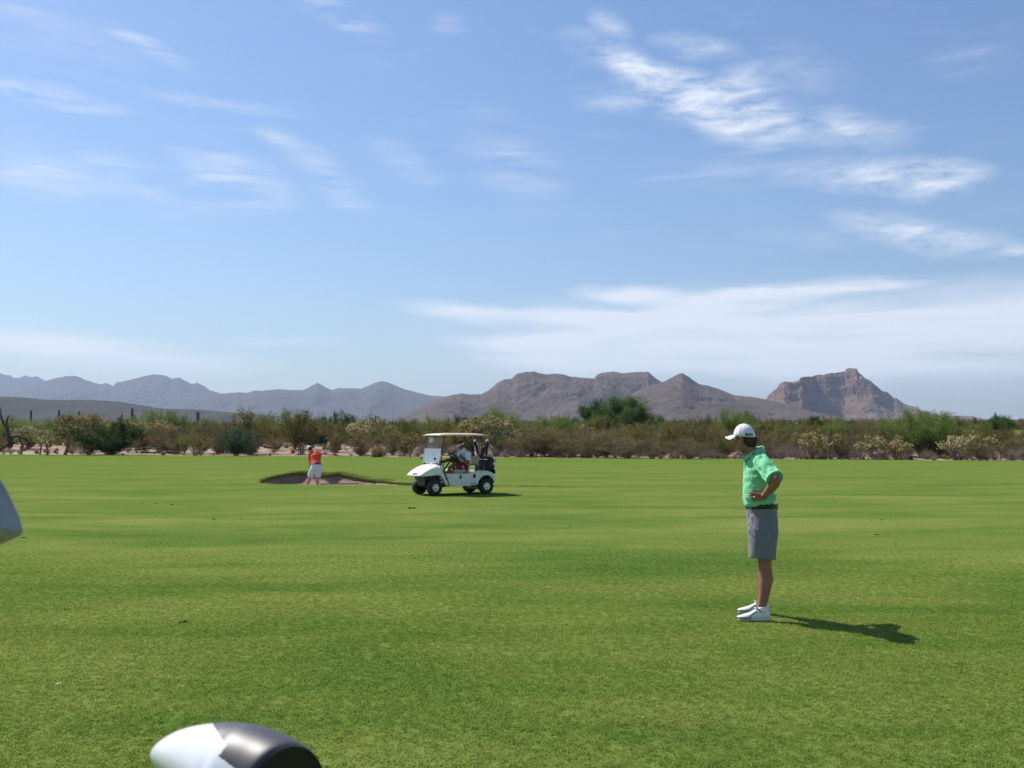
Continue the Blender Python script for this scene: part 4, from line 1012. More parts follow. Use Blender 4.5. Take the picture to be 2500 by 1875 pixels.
def golf_cart():
    C = empty('golf_cart', CART_LOC, CART_RZ, 'white golf cart with beige roof parked on the fairway', 'golf cart')
    # wheels
    def wheel(x, y, turn=0):
        W = empty('wheel', (x, y, .228)); W.parent = C; W.rotation_euler.z = turn; s = 1 if y > 0 else -1
        t = MB(); t.lathe([(.12,-.085),(.165,-.10),(.205,-.098),(.224,-.075),(.229,-.03),(.229,.03),(.224,.075),(.205,.098),(.165,.10),(.12,.085),(.12,-.085)], 40); t.build('tyre', RUBBER, W, True)
        h = MB(); h.lathe([(.128,s*.03),(.128,s*.075),(.112,s*.088),(.104,s*.066),(.045,s*.062),(.04,s*.085),(0.001,s*.09)], 40)
        for k in range(6):
            a = k*math.pi/3; h.prism([(.035,-.016),(.108,-.024),(.108,.024),(.035,.016)], s*.064, s*.083, Matrix.Rotation(a, 4, 'Y'))
        h.build('hubcap', CHROME, W, False)
        hb = MB(); hb.lathe([(.105,s*.06),(.106,s*.061),(.001,s*.061)], 30); hb.build('hub_recess', DARKM, W)
    wheel(0, .47); wheel(0, -.47); wheel(1.73, .46, R(6)); wheel(1.73, -.46, R(6))
    # rear body with the arches over the wheels: side panel pieces
    arch = [(.315,.30),(.29,.39),(.235,.465),(.15,.525),(.05,.55),(-.05,.545),(-.14,.50),(-.2,.43),(-.235,.36)]
    side = [(1.27,.27),(.34,.27)]+arch+[(-.27,.36),(-.275,.46),(-.235,.58),(-.17,.635),(-.03,.675),(.15,.695),(.33,.69),(.40,.655),(.47,.63),(.70,.615),(1.42,.625)]
    for s in (1, -1):
        mb = MB(); mb.prism(side, s*.50, s*.565); mb.build('side_panel', PAINT, C, bevel=.018)
    mb = MB(); mb.prism([(-.27,.42),(-.265,.50),(-.23,.59),(-.165,.64),(-.03,.678),(.15,.697),(.30,.69),(.30,.62),(-.15,.60),(-.24,.42)], -.50, .50); mb.build('rear_deck', PAINT, C, bevel=.012)
    mb = MB(); mb.box((.55,0,.36), (1.3,.86,.2)); mb.box((-.02,0,.34), (.44,.66,.42)); mb.box((1.35,0,.30), (.7,.7,.12)); mb.box((1.72,0,.42), (.42,.50,.30)); mb.build('underbody', BLACKP, C, bevel=.01)
    for x in (0, 1.73): mb = MB(); mb.tube([(x,-.42,.228),(x,.42,.228)], .028, 10); mb.build('axle', DARKM, C, True)
    mb = MB(); mb.tube([(1.73,.36,.25),(1.62,.2,.36),(1.55,0,.34)], .016, 8); mb.tube([(1.73,-.36,.25),(1.62,-.2,.36)], .016, 8); mb.tube([(1.35,.36,.24),(1.6,.3,.20)], .012, 8); mb.build('steering_rod', DARKM, C, True)
    # floor, seat box, cushions
    mb = MB(); mb.box((1.38,0,.305), (.62,1.0,.04)); mb.build('floor', BLACKP, C)
    mb = MB(); mb.box((.66,0,.50), (.62,.98,.24)); mb.build('seat_box', BLACKP, C, bevel=.02)
    mb = MB(); mb.box((.82,0,.675), (.52,1.0,.11)); mb.build('seat_cushion', TAN, C, bevel=.035, seg=3)
    for s in (1, -1):
        Mx = Matrix.Translation((.27, s*.25, .985)) @ Matrix.Rotation(R(-12), 4, 'Y'); mb = MB(); mb.box((0,0,0), (.09,.46,.27), Mx); mb.build('backrest', TAN, C, bevel=.035, seg=3)
    mb = MB()
    for s in (1, -1): mb.tube([(.22,s*.25,.6),(.22,s*.25,.9)], .018, 8)
    mb.tube([(.21,-.45,.90),(.21,.45,.90)], .016, 8); mb.build('backrest_bracket', DARKM, C, True)
    for s in (1, -1):
        mb = MB(); mb.tube([(.36,s*.52,.62),(.34,s*.54,.84),(.44,s*.54,.885),(.62,s*.54,.87),(.68,s*.53,.80),(.69,s*.52,.64)], .014, 10); mb.build('hip_rail', BLACKP, C, True)
    # front cowl
    secs = [(1.50,.545,.88,.60),(1.60,.545,.90,.60),(1.72,.54,.875,.58),(1.86,.525,.82,.57),(2.00,.49,.745,.56),(2.10,.45,.675,.555),(2.17,.405,.61,.555),(2.20,.37,.575,.555)]
    V = []; n = 21
    for x, hw, zt, zb in secs:
        V.append((x, -hw, zb))
        for j in range(n):
            a = math.pi*j/(n-1); c, s = -math.cos(a), math.sin(a)
            V.append((x, hw*math.copysign(abs(c)**.55, c), zb+.02+(zt-zb-.02)*s**.42))
        V.append((x, hw, zb))
    m_ = n+2; Fc = [(i*m_+j, i*m_+j+1, (i+1)*m_+j+1, (i+1)*m_+j) for i in range(len(secs)-1) for j in range(m_-1)]
    Fc += [tuple((len(secs)-1)*m_+j for j in range(m_)), tuple(range(m_-1, -1, -1))]+[(i*m_, (i+1)*m_, (i+1)*m_+m_-1, i*m_+m_-1) for i in range(len(secs)-1)]
    o = mesh_obj('front_cowl', V, Fc, PAINT, C, True); b = o.modifiers.new('bevel', 'BEVEL'); b.width = .012; b.segments = 2; b.limit_method = 'ANGLE'; b.angle_limit = R(50)
    for s in (1, -1):
        mb = MB(); mb.prism([(1.60,.86),(1.68,.60),(1.56,.56),(1.47,.44),(1.40,.28),(1.29,.28),(1.445,.62),(1.49,.88)], s*.49, s*.557); mb.build('fender', PAINT, C, bevel=.015)
        mb = MB(); mb.tube([(1.50,s*.562,.90),(1.435,s*.566,.64),(1.28,s*.566,.27)], .011, 6); mb.tube([(1.50,s*.575,.72),(1.40,s*.575,.52),(1.39,s*.575,.46)], .012, 6); mb.build('gap_line', BLACKP, C, True)  # black tubes stand in for the dark gaps down the cowl side
    mb = MB(); mb.box((1.72,0,.50), (.5,.62,.13)); mb.prism([(1.42,.30),(1.92,.42),(1.98,.55),(1.45,.55)], -.27, .27); mb.build('front_frame', BLACKP, C, bevel=.02)
    mb = MB(); mb.box((1.50,0,.80), (.06,.94,.22)); mb.build('dashboard', BLACKP, C, bevel=.015)
    mb = MB(); mb.box((.45,.572,.54), (.08,.014,.12)); mb.build('charger_flap', BLACKP, C, bevel=.006)
    mb = MB(); mb.box((.92,.571,.52), (.055,.012,.11)); mb.build('side_latch', BLACKP, C, bevel=.006)
    mb = MB(); mb.box((.95,.575,.265), (.72,.03,.03)); mb.build('sill', CHROME, C, bevel=.006)
    # badge on the nose, number and badge on the side
    Mn = Matrix.Translation((2.165, .08, .628)) @ Matrix.Rotation(math.pi/2, 4, 'Z') @ Matrix.Rotation(R(52), 4, 'X')
    pl = MB(); pl.box((0,0,0), (.24,.055,.012), Mn); p_ = pl.build('badge', mat('badge_grey', (.10,.10,.10), .4), C, bevel=.004)
    text_obj('E-Z-GO', 'badge_lettering', .052, mat('badge_letters', (.5,.5,.48), .3, metal=.5), p_, Mn @ Matrix.Translation((0,0,.008)), bold=.001)
    Ms = Matrix.Translation((.2, .566, .655)) @ Matrix.Rotation(math.pi, 4, 'Z') @ Matrix.Rotation(math.pi/2, 4, 'X')
    text_obj('51', 'fleet_number', .055, BLACKP, C, Ms, .001, bold=.0015)
    Ms = Matrix.Translation((.47, .566, .33)) @ Matrix.Rotation(math.pi, 4, 'Z') @ Matrix.Rotation(math.pi/2, 4, 'X')
    text_obj('E-Z-GO', 'side_lettering', .05, mat('red_grey_letters', (.22,.07,.06), .4), C, Ms, .001, bold=.002)
    # roof
    V = []; nx, ny = 20, 14
    x0, x1, hw = .02, 1.60, .56
    for top in (1, 0):
        for i in range(nx+1):
            for j in range(ny+1):
                u = -1+2*i/nx; v = -1+2*j/ny
                cx = (x0+x1)/2+(x1-x0)/2*u; k = 1-.06*abs(u)**6
                z = 1.745+(.060 if top else .042)*(1-abs(u)**4*.6)*(1-abs(v)**4*.7)-(.018 if abs(u) == 1 or abs(v) == 1 else 0)
                V.append((cx, hw*v*k, z-(0 if top else .018)))
    q = (nx+1)*(ny+1); Fc = []
    for i in range(nx):
        for j in range(ny):
            a = i*(ny+1)+j; Fc.append((a, a+ny+1, a+ny+2, a+1)); Fc.append((q+a, q+a+1, q+a+ny+2, q+a+ny+1))
    rim = [i*(ny+1) for i in range(nx+1)]+[nx*(ny+1)+j for j in range(1, ny+1)]+[i*(ny+1)+ny for i in range(nx-1, -1, -1)]+[j for j in range(ny-1, 0, -1)]
    for a, b in zip(rim, rim[1:]+rim[:1]): Fc.append((a, q+a, q+b, b))
    mesh_obj('roof', V, Fc, ROOFM, C, True)
    for s in (1, -1):
        mb = MB(); mb.tube([(1.50,s*.545,.70),(1.56,s*.53,.95),(1.44,s*.51,1.72)], .017, 10); mb.build('front_post', BLACKP, C, True)
        mb = MB(); mb.tube([(.13,s*.50,.66),(.12,s*.50,1.1),(.17,s*.50,1.72)], .019, 10); mb.build('rear_post', BLACKP, C, True)
    # windshield: lower pane with frame, upper clear pane with a card
    def pane(name, za, zb, xa, xb, hw, m_, parent, t=.006):
        mb = MB(); mb.prism([(xa,za),(xb,zb),(xb+t,zb),(xa+t,za)], -hw, hw); return mb.build(name, m_, parent)
    W = pane('windshield', .93, 1.33, 1.60, 1.535, .50, glass_mat(), C)
    fr = mat('pale_trim', (.62,.65,.66), .3); fm = MB(); P4 = [(1.603,-.5,.93),(1.538,-.5,1.33),(1.538,.5,1.33),(1.603,.5,.93)]
    for a, b in zip(P4, P4[1:]+P4[:1]): fm.tube([a, b], .009, 8)
    fm.build('windshield_frame', fr, W, True)
    pane('upper_windshield', 1.335, 1.70, 1.525, 1.465, .49, clear_mat(), C, .004)
    mb = MB(); Mx = Matrix.Translation((1.487, -.20, 1.60)) @ Matrix.Rotation(R(-9), 4, 'Y'); mb.box((0,0,0), (.005,.26,.15), Mx); mb.build('rules_card', mat('card_paper', (.62,.66,.60), .5, var=.08), C)
    for y in (-.58, .24): mb = MB(); mb.ell((1.61, y, 1.06), (.03,.038,.04), 12, 8); mb.build('knob', BLACKP, C, True)
    mb = MB()
    for y in (-.36, .40): mb.box((1.60,y,.925), (.03,.07,.03))
    mb.build('windshield_clip', BLACKP, C)
    # steering
    mb = MB(); mb.tube([(1.38,.25,.62),(1.02,.25,1.06)], .024, 10); mb.build('steering_column', BLACKP, C, True)
    ax = unit((-.62,0,.78)); Mw = Matrix.Translation((.98,.25,1.10)) @ ax.to_track_quat('Z','Y').to_matrix().to_4x4()
    sw = MB(); ring = [(.17*math.cos(a), .17*math.sin(a), 0) for a in [2*math.pi*k/28 for k in range(29)]]; sw.tube(ring, .020, 8, hint=(0,0,1), M=Mw, rnd=False, cap=False)
    for a in (.5, 2.64, 4.71): sw.tube([(0,0,-.02),(.165*math.cos(a),.165*math.sin(a),0)], .013, 6, M=Mw)
    sw.ell((0,0,-.015), (.06,.05,.03), 12, 8, M=Mw); sw.build('steering_wheel', BLACKP, C, True)
    mb = MB(); mb.box((1.43,.12,.37), (.02,.12,.1)); mb.build('pedal', BLACKP, C)
    # rear bag well
    mb = MB(); mb.box((-.22,0,.60), (.26,.92,.03)); mb.box((-.34,0,.66), (.02,.92,.10)); mb.build('bag_well', BLACKP, C, bevel=.005)
    mb = MB(); mb.tube([(.11,-.46,1.02),(-.06,-.46,1.02),(-.08,-.3,1.02),(-.08,.3,1.02),(-.06,.46,1.02),(.11,.46,1.02)], .014, 8); mb.build('bag_rail', CHROME, C, True)
    mb = MB(); mb.box((-.285,0,.36), (.05,.9,.12)); mb.build('rear_bumper', BLACKP, C, bevel=.015)
    return C
golf_cart()
MC = Matrix.Translation(CART_LOC) @ Matrix.Rotation(CART_RZ, 4, 'Z')

# golf bags strapped on, and the clubs standing in them
STEEL = mat('polished_steel', (.6,.6,.62), .2, metal=1); SHAFT = mat('graphite', (.025,.025,.03), .35)
def golf_bag(name_label, loc, rz, m_, m2, lean=R(-8), h=.88):
    B = empty('golf_bag', loc, rz, name_label, 'golf bag'); A = Matrix.Rotation(lean, 4, 'Y')
    mb = MB(); mb.tube([(0,0,.0),(0,0,.05),(0,0,h*.35),(0,0,h*.7),(.0,0,h-.03),(0,0,h)], [(.125,.12),(.135,.125),(.13,.12),(.115,.11),(.135,.13),(.14,.13)], 20, rnd=False, M=A); mb.build('bag_body', m_, B, True)
    mb = MB(); mb.tube([(0,0,h-.05),(0,0,h+.012)], [(.148,.138)]*2, 24, rnd=False, M=A); mb.build('collar_ring', m2, B, True)
    mb = MB(); mb.box((-.15,0,h*.32), (.10,.17,h*.38), A); mb.build('ball_pocket', m_, B, bevel=.03, seg=3)
    mb = MB(); mb.box((-.13,.02,h*.68), (.06,.14,h*.2), A); mb.build('small_pocket', m_, B, bevel=.02, seg=3)
    mb = MB(); mb.box((0,.13,h*.42), (.16,.06,h*.5), A); mb.build('side_pocket', m_, B, bevel=.025, seg=3)
    mb = MB(); mb.tube([(-.14,0,h-.08),(-.24,0,h*.8),(-.26,0,h*.6),(-.20,0,h*.35),(-.14,0,h*.18)], [(.03,.012)]*5, 8, M=A); mb.build('strap', m2, B, True)
    mb = MB(); mb.tube([(-.15,0,h-.1),(-.2,0,h-.14),(-.2,0,h-.24),(-.15,0,h-.28)], .012, 8, M=A); mb.build('handle', m2, B, True)
    return B
NYLON = mat('black_nylon', (.022,.022,.03), .75, bump=.4, bscale=30); NAVY = mat('navy_nylon', (.018,.022,.05), .7, bump=.4, bscale=30); GREYW = mat('grey_piping', (.42,.43,.45), .6)
def club_iron(label, base, top, m_=STEEL, group=None, yaw=0):
    base = Vector(base); top = Vector(top); C_ = empty('golf_club', base, 0, label, 'golf club', group)
    mb = MB(); mb.tube([Vector((0,0,0)), (top-base)], .0045, 6); mb.build('shaft', m_, C_, True)
    Mh = Matrix.Translation(top-base) @ Matrix.Rotation(yaw, 4, 'Z')
    mb = MB(); mb.prism([(0,-.012),(.055,.018),(.078,.055),(.060,.075),(.02,.035),(-.012,.012)], -.009, .009, Mh); mb.build('club_head', m_, C_, bevel=.004)
    return C_
def head_cover(label, base, top, mats, r=.045, group=None):
    base = Vector(base); top = Vector(top); v = top-base; C_ = empty('head_cover', base, 0, label, 'head cover', group)
    mb = MB(); mb.tube([v*0, v*.35, v*.55, v*.8, v*.93], [r*.55, r*.6, r*.85, r, r*.9], 14); mb.build('cover', mats[0], C_, True)
    mb = MB(); mb.tube([v*.94, v*1.0], [r*.92, r*.7], 14); mb.build('cover_top', mats[1], C_, True)
    return C_
def at_cart(x, y, z): return MC @ Vector((x, y, z))
golf_bag('black golf bag on the near side of the cart rear, red cover standing in it', at_cart(-.20, .22, .62), CART_RZ, NYLON, GREYW, h=.52)
golf_bag('navy golf bag on the far side of the cart rear, partly behind the seat', at_cart(-.20, -.24, .62), CART_RZ, NAVY, NYLON, h=.50)
RED = mat('red_knit', (.14,.012,.015), .7, var=.3, vscale=20); WHT = mat('white_knit', (.72,.72,.70), .7); BLK = mat('black_knit', (.015,.015,.018), .6)
head_cover('dark red head cover with white top in the near bag', at_cart(-.15,.26,1.16), at_cart(-.16,.30,1.57), (RED, WHT), .068)
head_cover('black head cover with white top standing highest in the far bag', at_cart(-.17,-.26,1.16), at_cart(-.10,-.31,1.57), (BLK, WHT), .064)
head_cover('round black head cover leaning between the two bags', at_cart(-.12,.02,1.08), at_cart(-.17,.10,1.37), (BLK, BLK), .085)
head_cover('navy head cover low behind the driver shoulder', at_cart(-.02,-.30,1.12), at_cart(.05,-.26,1.40), (NAVY, NAVY), .075)
for i, (a, b) in enumerate([((-.26,.25,1.14),(-.37,.26,1.36)), ((-.25,.22,1.14),(-.33,.22,1.40)), ((-.24,.20,1.14),(-.29,.18,1.43)), ((-.22,.18,1.14),(-.25,.15,1.38))]):
    club_iron(['leftmost','second','third','rightmost'][3-i]+' of the steel irons in the near golf bag', at_cart(*a), at_cart(*b), STEEL, 'irons in the near bag', CART_RZ+i*.5)
for i, (a, b) in enumerate([((-.13,-.24,1.12),(-.05,-.20,1.37)), ((-.18,-.20,1.12),(-.12,-.18,1.44)), ((-.22,-.22,1.12),(-.18,-.22,1.50)), ((-.25,-.24,1.12),(-.24,-.23,1.46))]):
    club_iron(['leftmost','second','third','rightmost'][i]+' of the steel irons in the far golf bag', at_cart(*a), at_cart(*b), STEEL, 'irons in the far bag', CART_RZ+i*.7)
tw = MB(); tw.box((0,0,0), (.12,.16,.10)); t_ = mesh_obj('folded_towel', tw.v, tw.f, mat('tan_cloth', (.50,.37,.22), .8)); t_.matrix_world = Matrix.Translation(at_cart(.30,.02,1.12)) @ Matrix.Rotation(CART_RZ, 4, 'Z')
b_ = t_.modifiers.new('b', 'BEVEL'); b_.width = .03; b_.segments = 3; tag(t_, 'folded tan towel behind the cart backrest', 'towel')

# ------------------------------------------------------------------ people
SKIN = mat('tanned_skin', (.31,.135,.078), .5, var=.12, vscale=14, spec=.35); SKIN2 = mat('dark_skin', (.17,.085,.055), .5, var=.1, vscale=12); SKIN3 = mat('fair_skin', (.50,.27,.19), .5, var=.08, vscale=12)
HAIR = mat('dark_hair', (.018,.012,.010), .6, bump=.6, bscale=90, bdist=.004)
def frame_of(c, f, up=(0,0,1)):
    f = unit(f); l = unit(Vector(up).cross(f)); u = f.cross(l)
    return Matrix(((f.x,l.x,u.x,c[0]),(f.y,l.y,u.y,c[1]),(f.z,l.z,u.z,c[2]),(0,0,0,1)))
def head(mb, M):
    """local x forward, y left, z up; eye line at z=0"""
    mb.ell((-.008,0,.028), (.093,.074,.088), 20, 14, M); mb.ell((.022,0,-.035), (.066,.062,.08), 18, 12, M)
    mb.ell((.058,0,-.092), (.030,.030,.026), 12, 8, M); mb.tube([(.0,.056,-.03),(.005,.054,-.062),(.05,.02,-.095)], [.022,.02,.02], 10, M=M); mb.tube([(.0,-.056,-.03),(.005,-.054,-.062),(.05,-.02,-.095)], [.022,.02,.02], 10, M=M)
    mb.tube([(.080,0,.006),(.094,0,-.018),(.104,0,-.038)], [.009,.011,.014], 10, M=M); mb.ell((.092,0,-.043), (.014,.018,.009), 10, 8, M)
    mb.tube([(.074,-.038,.018),(.086,-.014,.020),(.086,.014,.020),(.074,.038,.018)], .010, 8, M=M)
    mb.ell((.080,0,-.066), (.013,.024,.006), 10, 6, M); mb.ell((.079,0,-.076), (.013,.020,.007), 10, 6, M)
    for s in (1, -1):
        mb.ell((.055,s*.042,-.028), (.026,.018,.018), 10, 8, M)
        mb.tube([(-.004,s*.079,.020),(-.014,s*.089,.014),(-.018,s*.090,-.008),(-.008,s*.083,-.030),(-.0,s*.077,-.034)], [.010,.011,.011,.009,.006], 8, M=M)
def face_parts(o, M, hair_m):
    for s in (1, -1):
        e = MB(); e.ell((.071,s*.030,.000), (.011,.0125,.0085), 10, 8, M); ey = e.build('eye', mat('eye_white', (.75,.73,.7), .2), o, True)
        e = MB(); e.ell((.0795,s*.030,.000), (.004,.0055,.0055), 8, 6, M); e.build('iris', mat('iris', (.02,.015,.01), .2), ey, True)
        e = MB(); e.tube([(.080,s*.014,.022),(.084,s*.03,.027),(.070,s*.046,.022)], .004, 6, M=M); e.build('eyebrow', hair_m, o, True)
    e = MB(); e.tube([(.086,-.018,-.071),(.092,0,-.0705),(.086,.018,-.071)], .0022, 6, M=M); e.build('mouth', mat('mouth_line', (.16,.05,.045), .5), o, True)
def hand(mb, w, d, nrm, palm=.085, spread=.35, curl=.35, s=1, thumb=1, fl=.072):
    """w wrist, d along the hand, nrm out of the back of the hand, thumb: side sign"""
    d = unit(d); nrm = unit(Vector(nrm)-d*Vector(nrm).dot(d)); sd = d.cross(nrm)*thumb; w = Vector(w)
    mb.tube([w, w+d*palm*.45*s, w+d*palm*s], [(.026*s,.018*s),(.038*s,.016*s),(.040*s,.013*s)], 12, hint=sd)
    for k, (off, L) in enumerate(((.030,.92),(.010,1.0),(-.010,.95),(-.029,.76))):
        dd = unit(d+sd*spread*off*12*.5); p = w+d*palm*.9*s+sd*off*s; pts = [p]; cur = 0
        for j, f in enumerate((.45,.32,.23)):
            cur += curl; q = dd*math.cos(cur)-nrm*math.sin(cur); p = p+q*fl*L*f*s; pts.append(p)
        mb.tube(pts, [.0095*s,.009*s,.0082*s,.0072*s], 8)
    p = w+d*palm*.25*s+sd*.028*s; mb.tube([p, p+(sd*.75+d*.5-nrm*.25)*.036*s, p+(sd*.75+d*1.2-nrm*.45)*.055*s], [.0125*s,.0105*s,.0085*s], 8)
def shoe(o, ankle, toe_dir, L=.29, m_up=None, m_sole=None, m_band=None, z0=0.0, sock=None):
    c = Vector((ankle[0], ankle[1], z0)); M = frame_of(c, (toe_dir[0], toe_dir[1], 0))
    b = L-.075
    up = MB(); up.tube([(-.055,0,.058),(-.02,0,.060),(.04,0,.056),(.10,0,.044),(.16,0,.036),(b-.025,0,.032)], [(.036,.045),(.038,.052),(.038,.044),(.043,.033),(.044,.025),(.034,.018)], 16, hint=(0,1,0), M=M)
    up.tube([(-.035,0,.06),(-.02,0,.088)], [(.04,.04),(.040,.050)], 14, hint=(0,1,0), M=M, rnd=False)
    s_ = fused(up, 'shoe', m_up, o, .0045, 3)
    so = MB(); so.tube([(-.058,0,.013),(-.02,0,.013),(.05,0,.013),(.10,0,.013),(.16,0,.014),(b-.018,0,.018)], [(.037,.0125),(.041,.0125),(.039,.0125),(.045,.0125),(.047,.0125),(.036,.0125)], 16, hint=(0,1,0), M=M); so.build('sole', m_sole, s_, True)
    if m_band:
        for sd in (1, -1):
            bd = MB(); bd.tube([(b-.006,sd*.012,.030),(b-.03,sd*.036,.031),(.15,sd*.0445,.031),(.10,sd*.0435,.034)], [(.005,.012),(.005,.013),(.005,.016),(.004,.012)], 8, hint=(0,1,0), M=M)
            bd.tube([(.135,sd*.045,.030),(.105,sd*.040,.055),(.07,sd*.034,.078),(.045,sd*.028,.092)], [(.004,.010),(.004,.008),(.004,.007),(.004,.006)], 8, hint=(0,1,0), M=M); bd.build('grey_band', m_band, s_, True)
        lc = MB()
        for k in range(5): x = .05+.017*k; z = .100-.0085*k; lc.tube([(x,-.024,z-.006),(x+.004,0,z+.004),(x,.024,z-.006)], .0035, 6, M=M)
        for q in (1, -1): lc.tube([(.045,0,.104),(.052,q*.02,.120),(.040,q*.03,.112),(.042,q*.006,.103)], .003, 6, M=M)
        lc.build('laces', m_up, s_, True)
    if sock:
        k = MB(); k.tube([(-.02,0,.075),(-.016,0,.108),(-.013,0,.130)], [(.040,.048),(.039,.046),(.038,.044)], 16, hint=(0,1,0), M=M, rnd=False); k.build('sock', sock, s_, True)

# ---------------- the standing man in the green shirt
WHITE = mat('white_fabric', (.80,.765,.80), .8, bump=.15, bscale=200, bdist=.001)
def fabric(name, col, var=.05, weave=500, rough=.85, bscale=8, bd=.004, bs=.35, col2=None):
    m_ = bpy.data.materials.new(name); m_.use_nodes = True; T = NT(m_.node_tree); tc = T.n('ShaderNodeTexCoord').outputs['Object']
    n = T.noise(tc, weave, 3, .7); w = T.noise(T.mapv(tc, rot=(.2,.5,.3), scale=(1,1,.55)), bscale, 4, .55, .8)
    c = T.mix(T.rng(n, .3, .7), tuple(x*(1-var) for x in col), col2 or tuple(min(1, x*(1+var)) for x in col))
    p = T.n('ShaderNodeBsdfPrincipled', inp={'Base Color': c, 'Roughness': rough, 'Specular IOR Level': .2, 'Sheen Weight': .15})
    b = T.n('ShaderNodeBump', inp={'Height': w, 'Strength': bs, 'Distance': bd*4}); T.t.links.new(b.outputs[0], p.inputs['Normal'])
    T.n('ShaderNodeOutputMaterial', inp={0: p.outputs[0]}); return m_
def standing_man():
    O = empty('person', (2.25, 9.17, 0), 0, 'man in bright green polo, grey shorts and white cap standing with hands on hips', 'person')
    b = MB()
    # torso core, neck, head
    b.tube([(.065,0,.92),(.05,0,1.08),(.035,0,1.22),(.03,0,1.36),(.02,0,1.44),(.005,0,1.49)], [(.15,.12),(.14,.115),(.15,.11),(.165,.11),(.15,.095),(.09,.07)], 20, hint=(0,1,0))
    b.tube([(.012,0,1.45),(-.02,.0,1.53),(-.052,.002,1.60),(-.070,.004,1.64)], [(.065,.066),(.056,.058),(.054,.056),(.056,.058)], 16, hint=(0,1,0))
    hf = Vector((-math.cos(R(42)), math.sin(R(42)), -.05)); HM = frame_of((-.088, .004, 1.650), hf) @ Matrix.Scale(.96, 4)
    head(b, HM)
    # legs
    for (h, k1, k2, cf, sh, an, ft) in [((.075,-.09,.93),(.062,-.115,.53),(.058,-.118,.49),(.066,-.135,.37),(.040,-.152,.24),(.010,-.165,.12),(.002,-.17,.07)),
                                        ((.085,.09,.93),(.115,.125,.53),(.113,.13,.49),(.124,.145,.37),(.108,.165,.24),(.098,.185,.12),(.092,.19,.07))]:
        mid = Vector(h).lerp(Vector(k1), .5)
        b.tube([h, mid, Vector(k1)+Vector((0,0,.08)), k1, k2, Vector(k2).lerp(Vector(cf), .45), cf, sh, an, ft], [(.082,.085),(.078,.082),(.062,.066),(.058,.062),(.054,.058),(.054,.060),(.055,.064),(.043,.048),(.034,.042),(.036,.044)], 18, hint=(0,1,0))
    # arms
    S1, E1, W1 = Vector((.025,-.185,1.43)), Vector((.095,-.42,1.285)), Vector((.035,-.205,1.118))
    S2, E2, W2 = Vector((.035,.185,1.43)), Vector((.275,.365,1.325)), Vector((.06,.195,1.12))
    for S_, E_, W_ in ((S1, E1, W1), (S2, E2, W2)):
        b.tube([S_, S_.lerp(E_, .5), S_.lerp(E_, .9), E_], [.056,.050,.046,.043], 14)
        f = W_-E_; out = Vector((.02,-.01 if W_.y < 0 else .01,-.01))
        b.tube([E_, E_+f*.22+out*.3, E_+f*.45+out*.2, E_+f*.75, W_], [.043,.048,.045,.034,.026], 14)
    hand(b, W1, (-.95,-.12,.02), (-.1,-1,.25), spread=.75, curl=.16, thumb=1, palm=.075)
    hand(b, W2, (-.95,.12,.02), (-.1,1,.25), spread=.55, curl=.16, thumb=-1, palm=.075)
    fused(b, 'body', SKIN, O, .0048, 4)
    face_parts(O, HM, HAIR)
    # stubble beard and hair
    h = MB(); h.ell((-.052,0,.004), (.056,.071,.086), 20, 14, HM); h.tube([(-.092,0,-.0),(-.080,0,-.05),(-.065,0,-.085)], [(.055,.02),(.052,.02),(.042,.015)], 12, hint=HM.to_3x3() @ Vector((0,1,0)), M=HM)
    for s in (1, -1): h.tube([(.012,s*.072,.03),(.012,s*.072,-.008)], [.010,.006], 8, M=HM)
    fused(h, 'hair', HAIR, O, .004, 3)
    # shirt
    sh = MB()
    sh.tube([(.060,0,1.038),(.050,0,1.075),(.036,0,1.13),(.032,0,1.22),(.032,0,1.32),(.034,0,1.40),(.024,0,1.455),(.010,0,1.485),(.000,0,1.508)],
            [(.160,.139),(.176,.150),(.172,.141),(.176,.132),(.186,.126),(.186,.116),(.165,.104),(.110,.085),(.070,.068)], 28, hint=(0,1,0), rnd=False)
    for S_, E_, k in ((S1, E1, .86), (S2, E2, .86)):
        C0 = Vector((.02, S_.y*.45, 1.445)); e = S_.lerp(E_, k)
        sh.tube([C0, S_+Vector((0,0,.005)), S_.lerp(E_, .4)+Vector((0,0,-.008)), S_.lerp(E_, .72)+Vector((0,0,-.012)), e+Vector((0,0,-.012))], [.075,.076,.074,.076,.080], 20, rnd=False)
    def wr(c, n):
        a = c.z; d = .0025*noise.noise(Vector((c.x*9, c.y*9, c.z*9)))
        r1 = max(0, 1-abs(c.z-1.16)/.22)     # pulls running up to the arm pit from the waist
        ph = (c.x*1.0+c.z*-.62)*120+3*noise.noise(c*7)
        if abs(c.y) < .3: d += .0095*math.sin(ph)*r1*max(0, min(1, (c.x+.06)/.10))
        r2 = max(0, 1-abs(c.z-1.085)/.035); d += .006*math.sin(c.x*75+c.y*60+4*noise.noise(c*9))*r2
        if abs(c.y) > .13 and c.z > 1.22: d += .0062*math.sin((c.z*1.0+abs(c.y)*.9-c.x*.4)*95+4.5*noise.noise(c*11))*min(1, (abs(c.y)-.13)/.08)
        d += .006*noise.noise(Vector((c.x*14+2, c.y*14, c.z*22)))
        return d
    GREEN = fabric('green_polo', (.20,.61,.31), .06, 700, bscale=16, bs=.5)
    s_ = fused(sh, 'polo_shirt', GREEN, O, .0055, 3, .5, wr)
    # collar: a standing band that folds over
    V = []; n = 40; cc = Vector((.008,0,1.50))
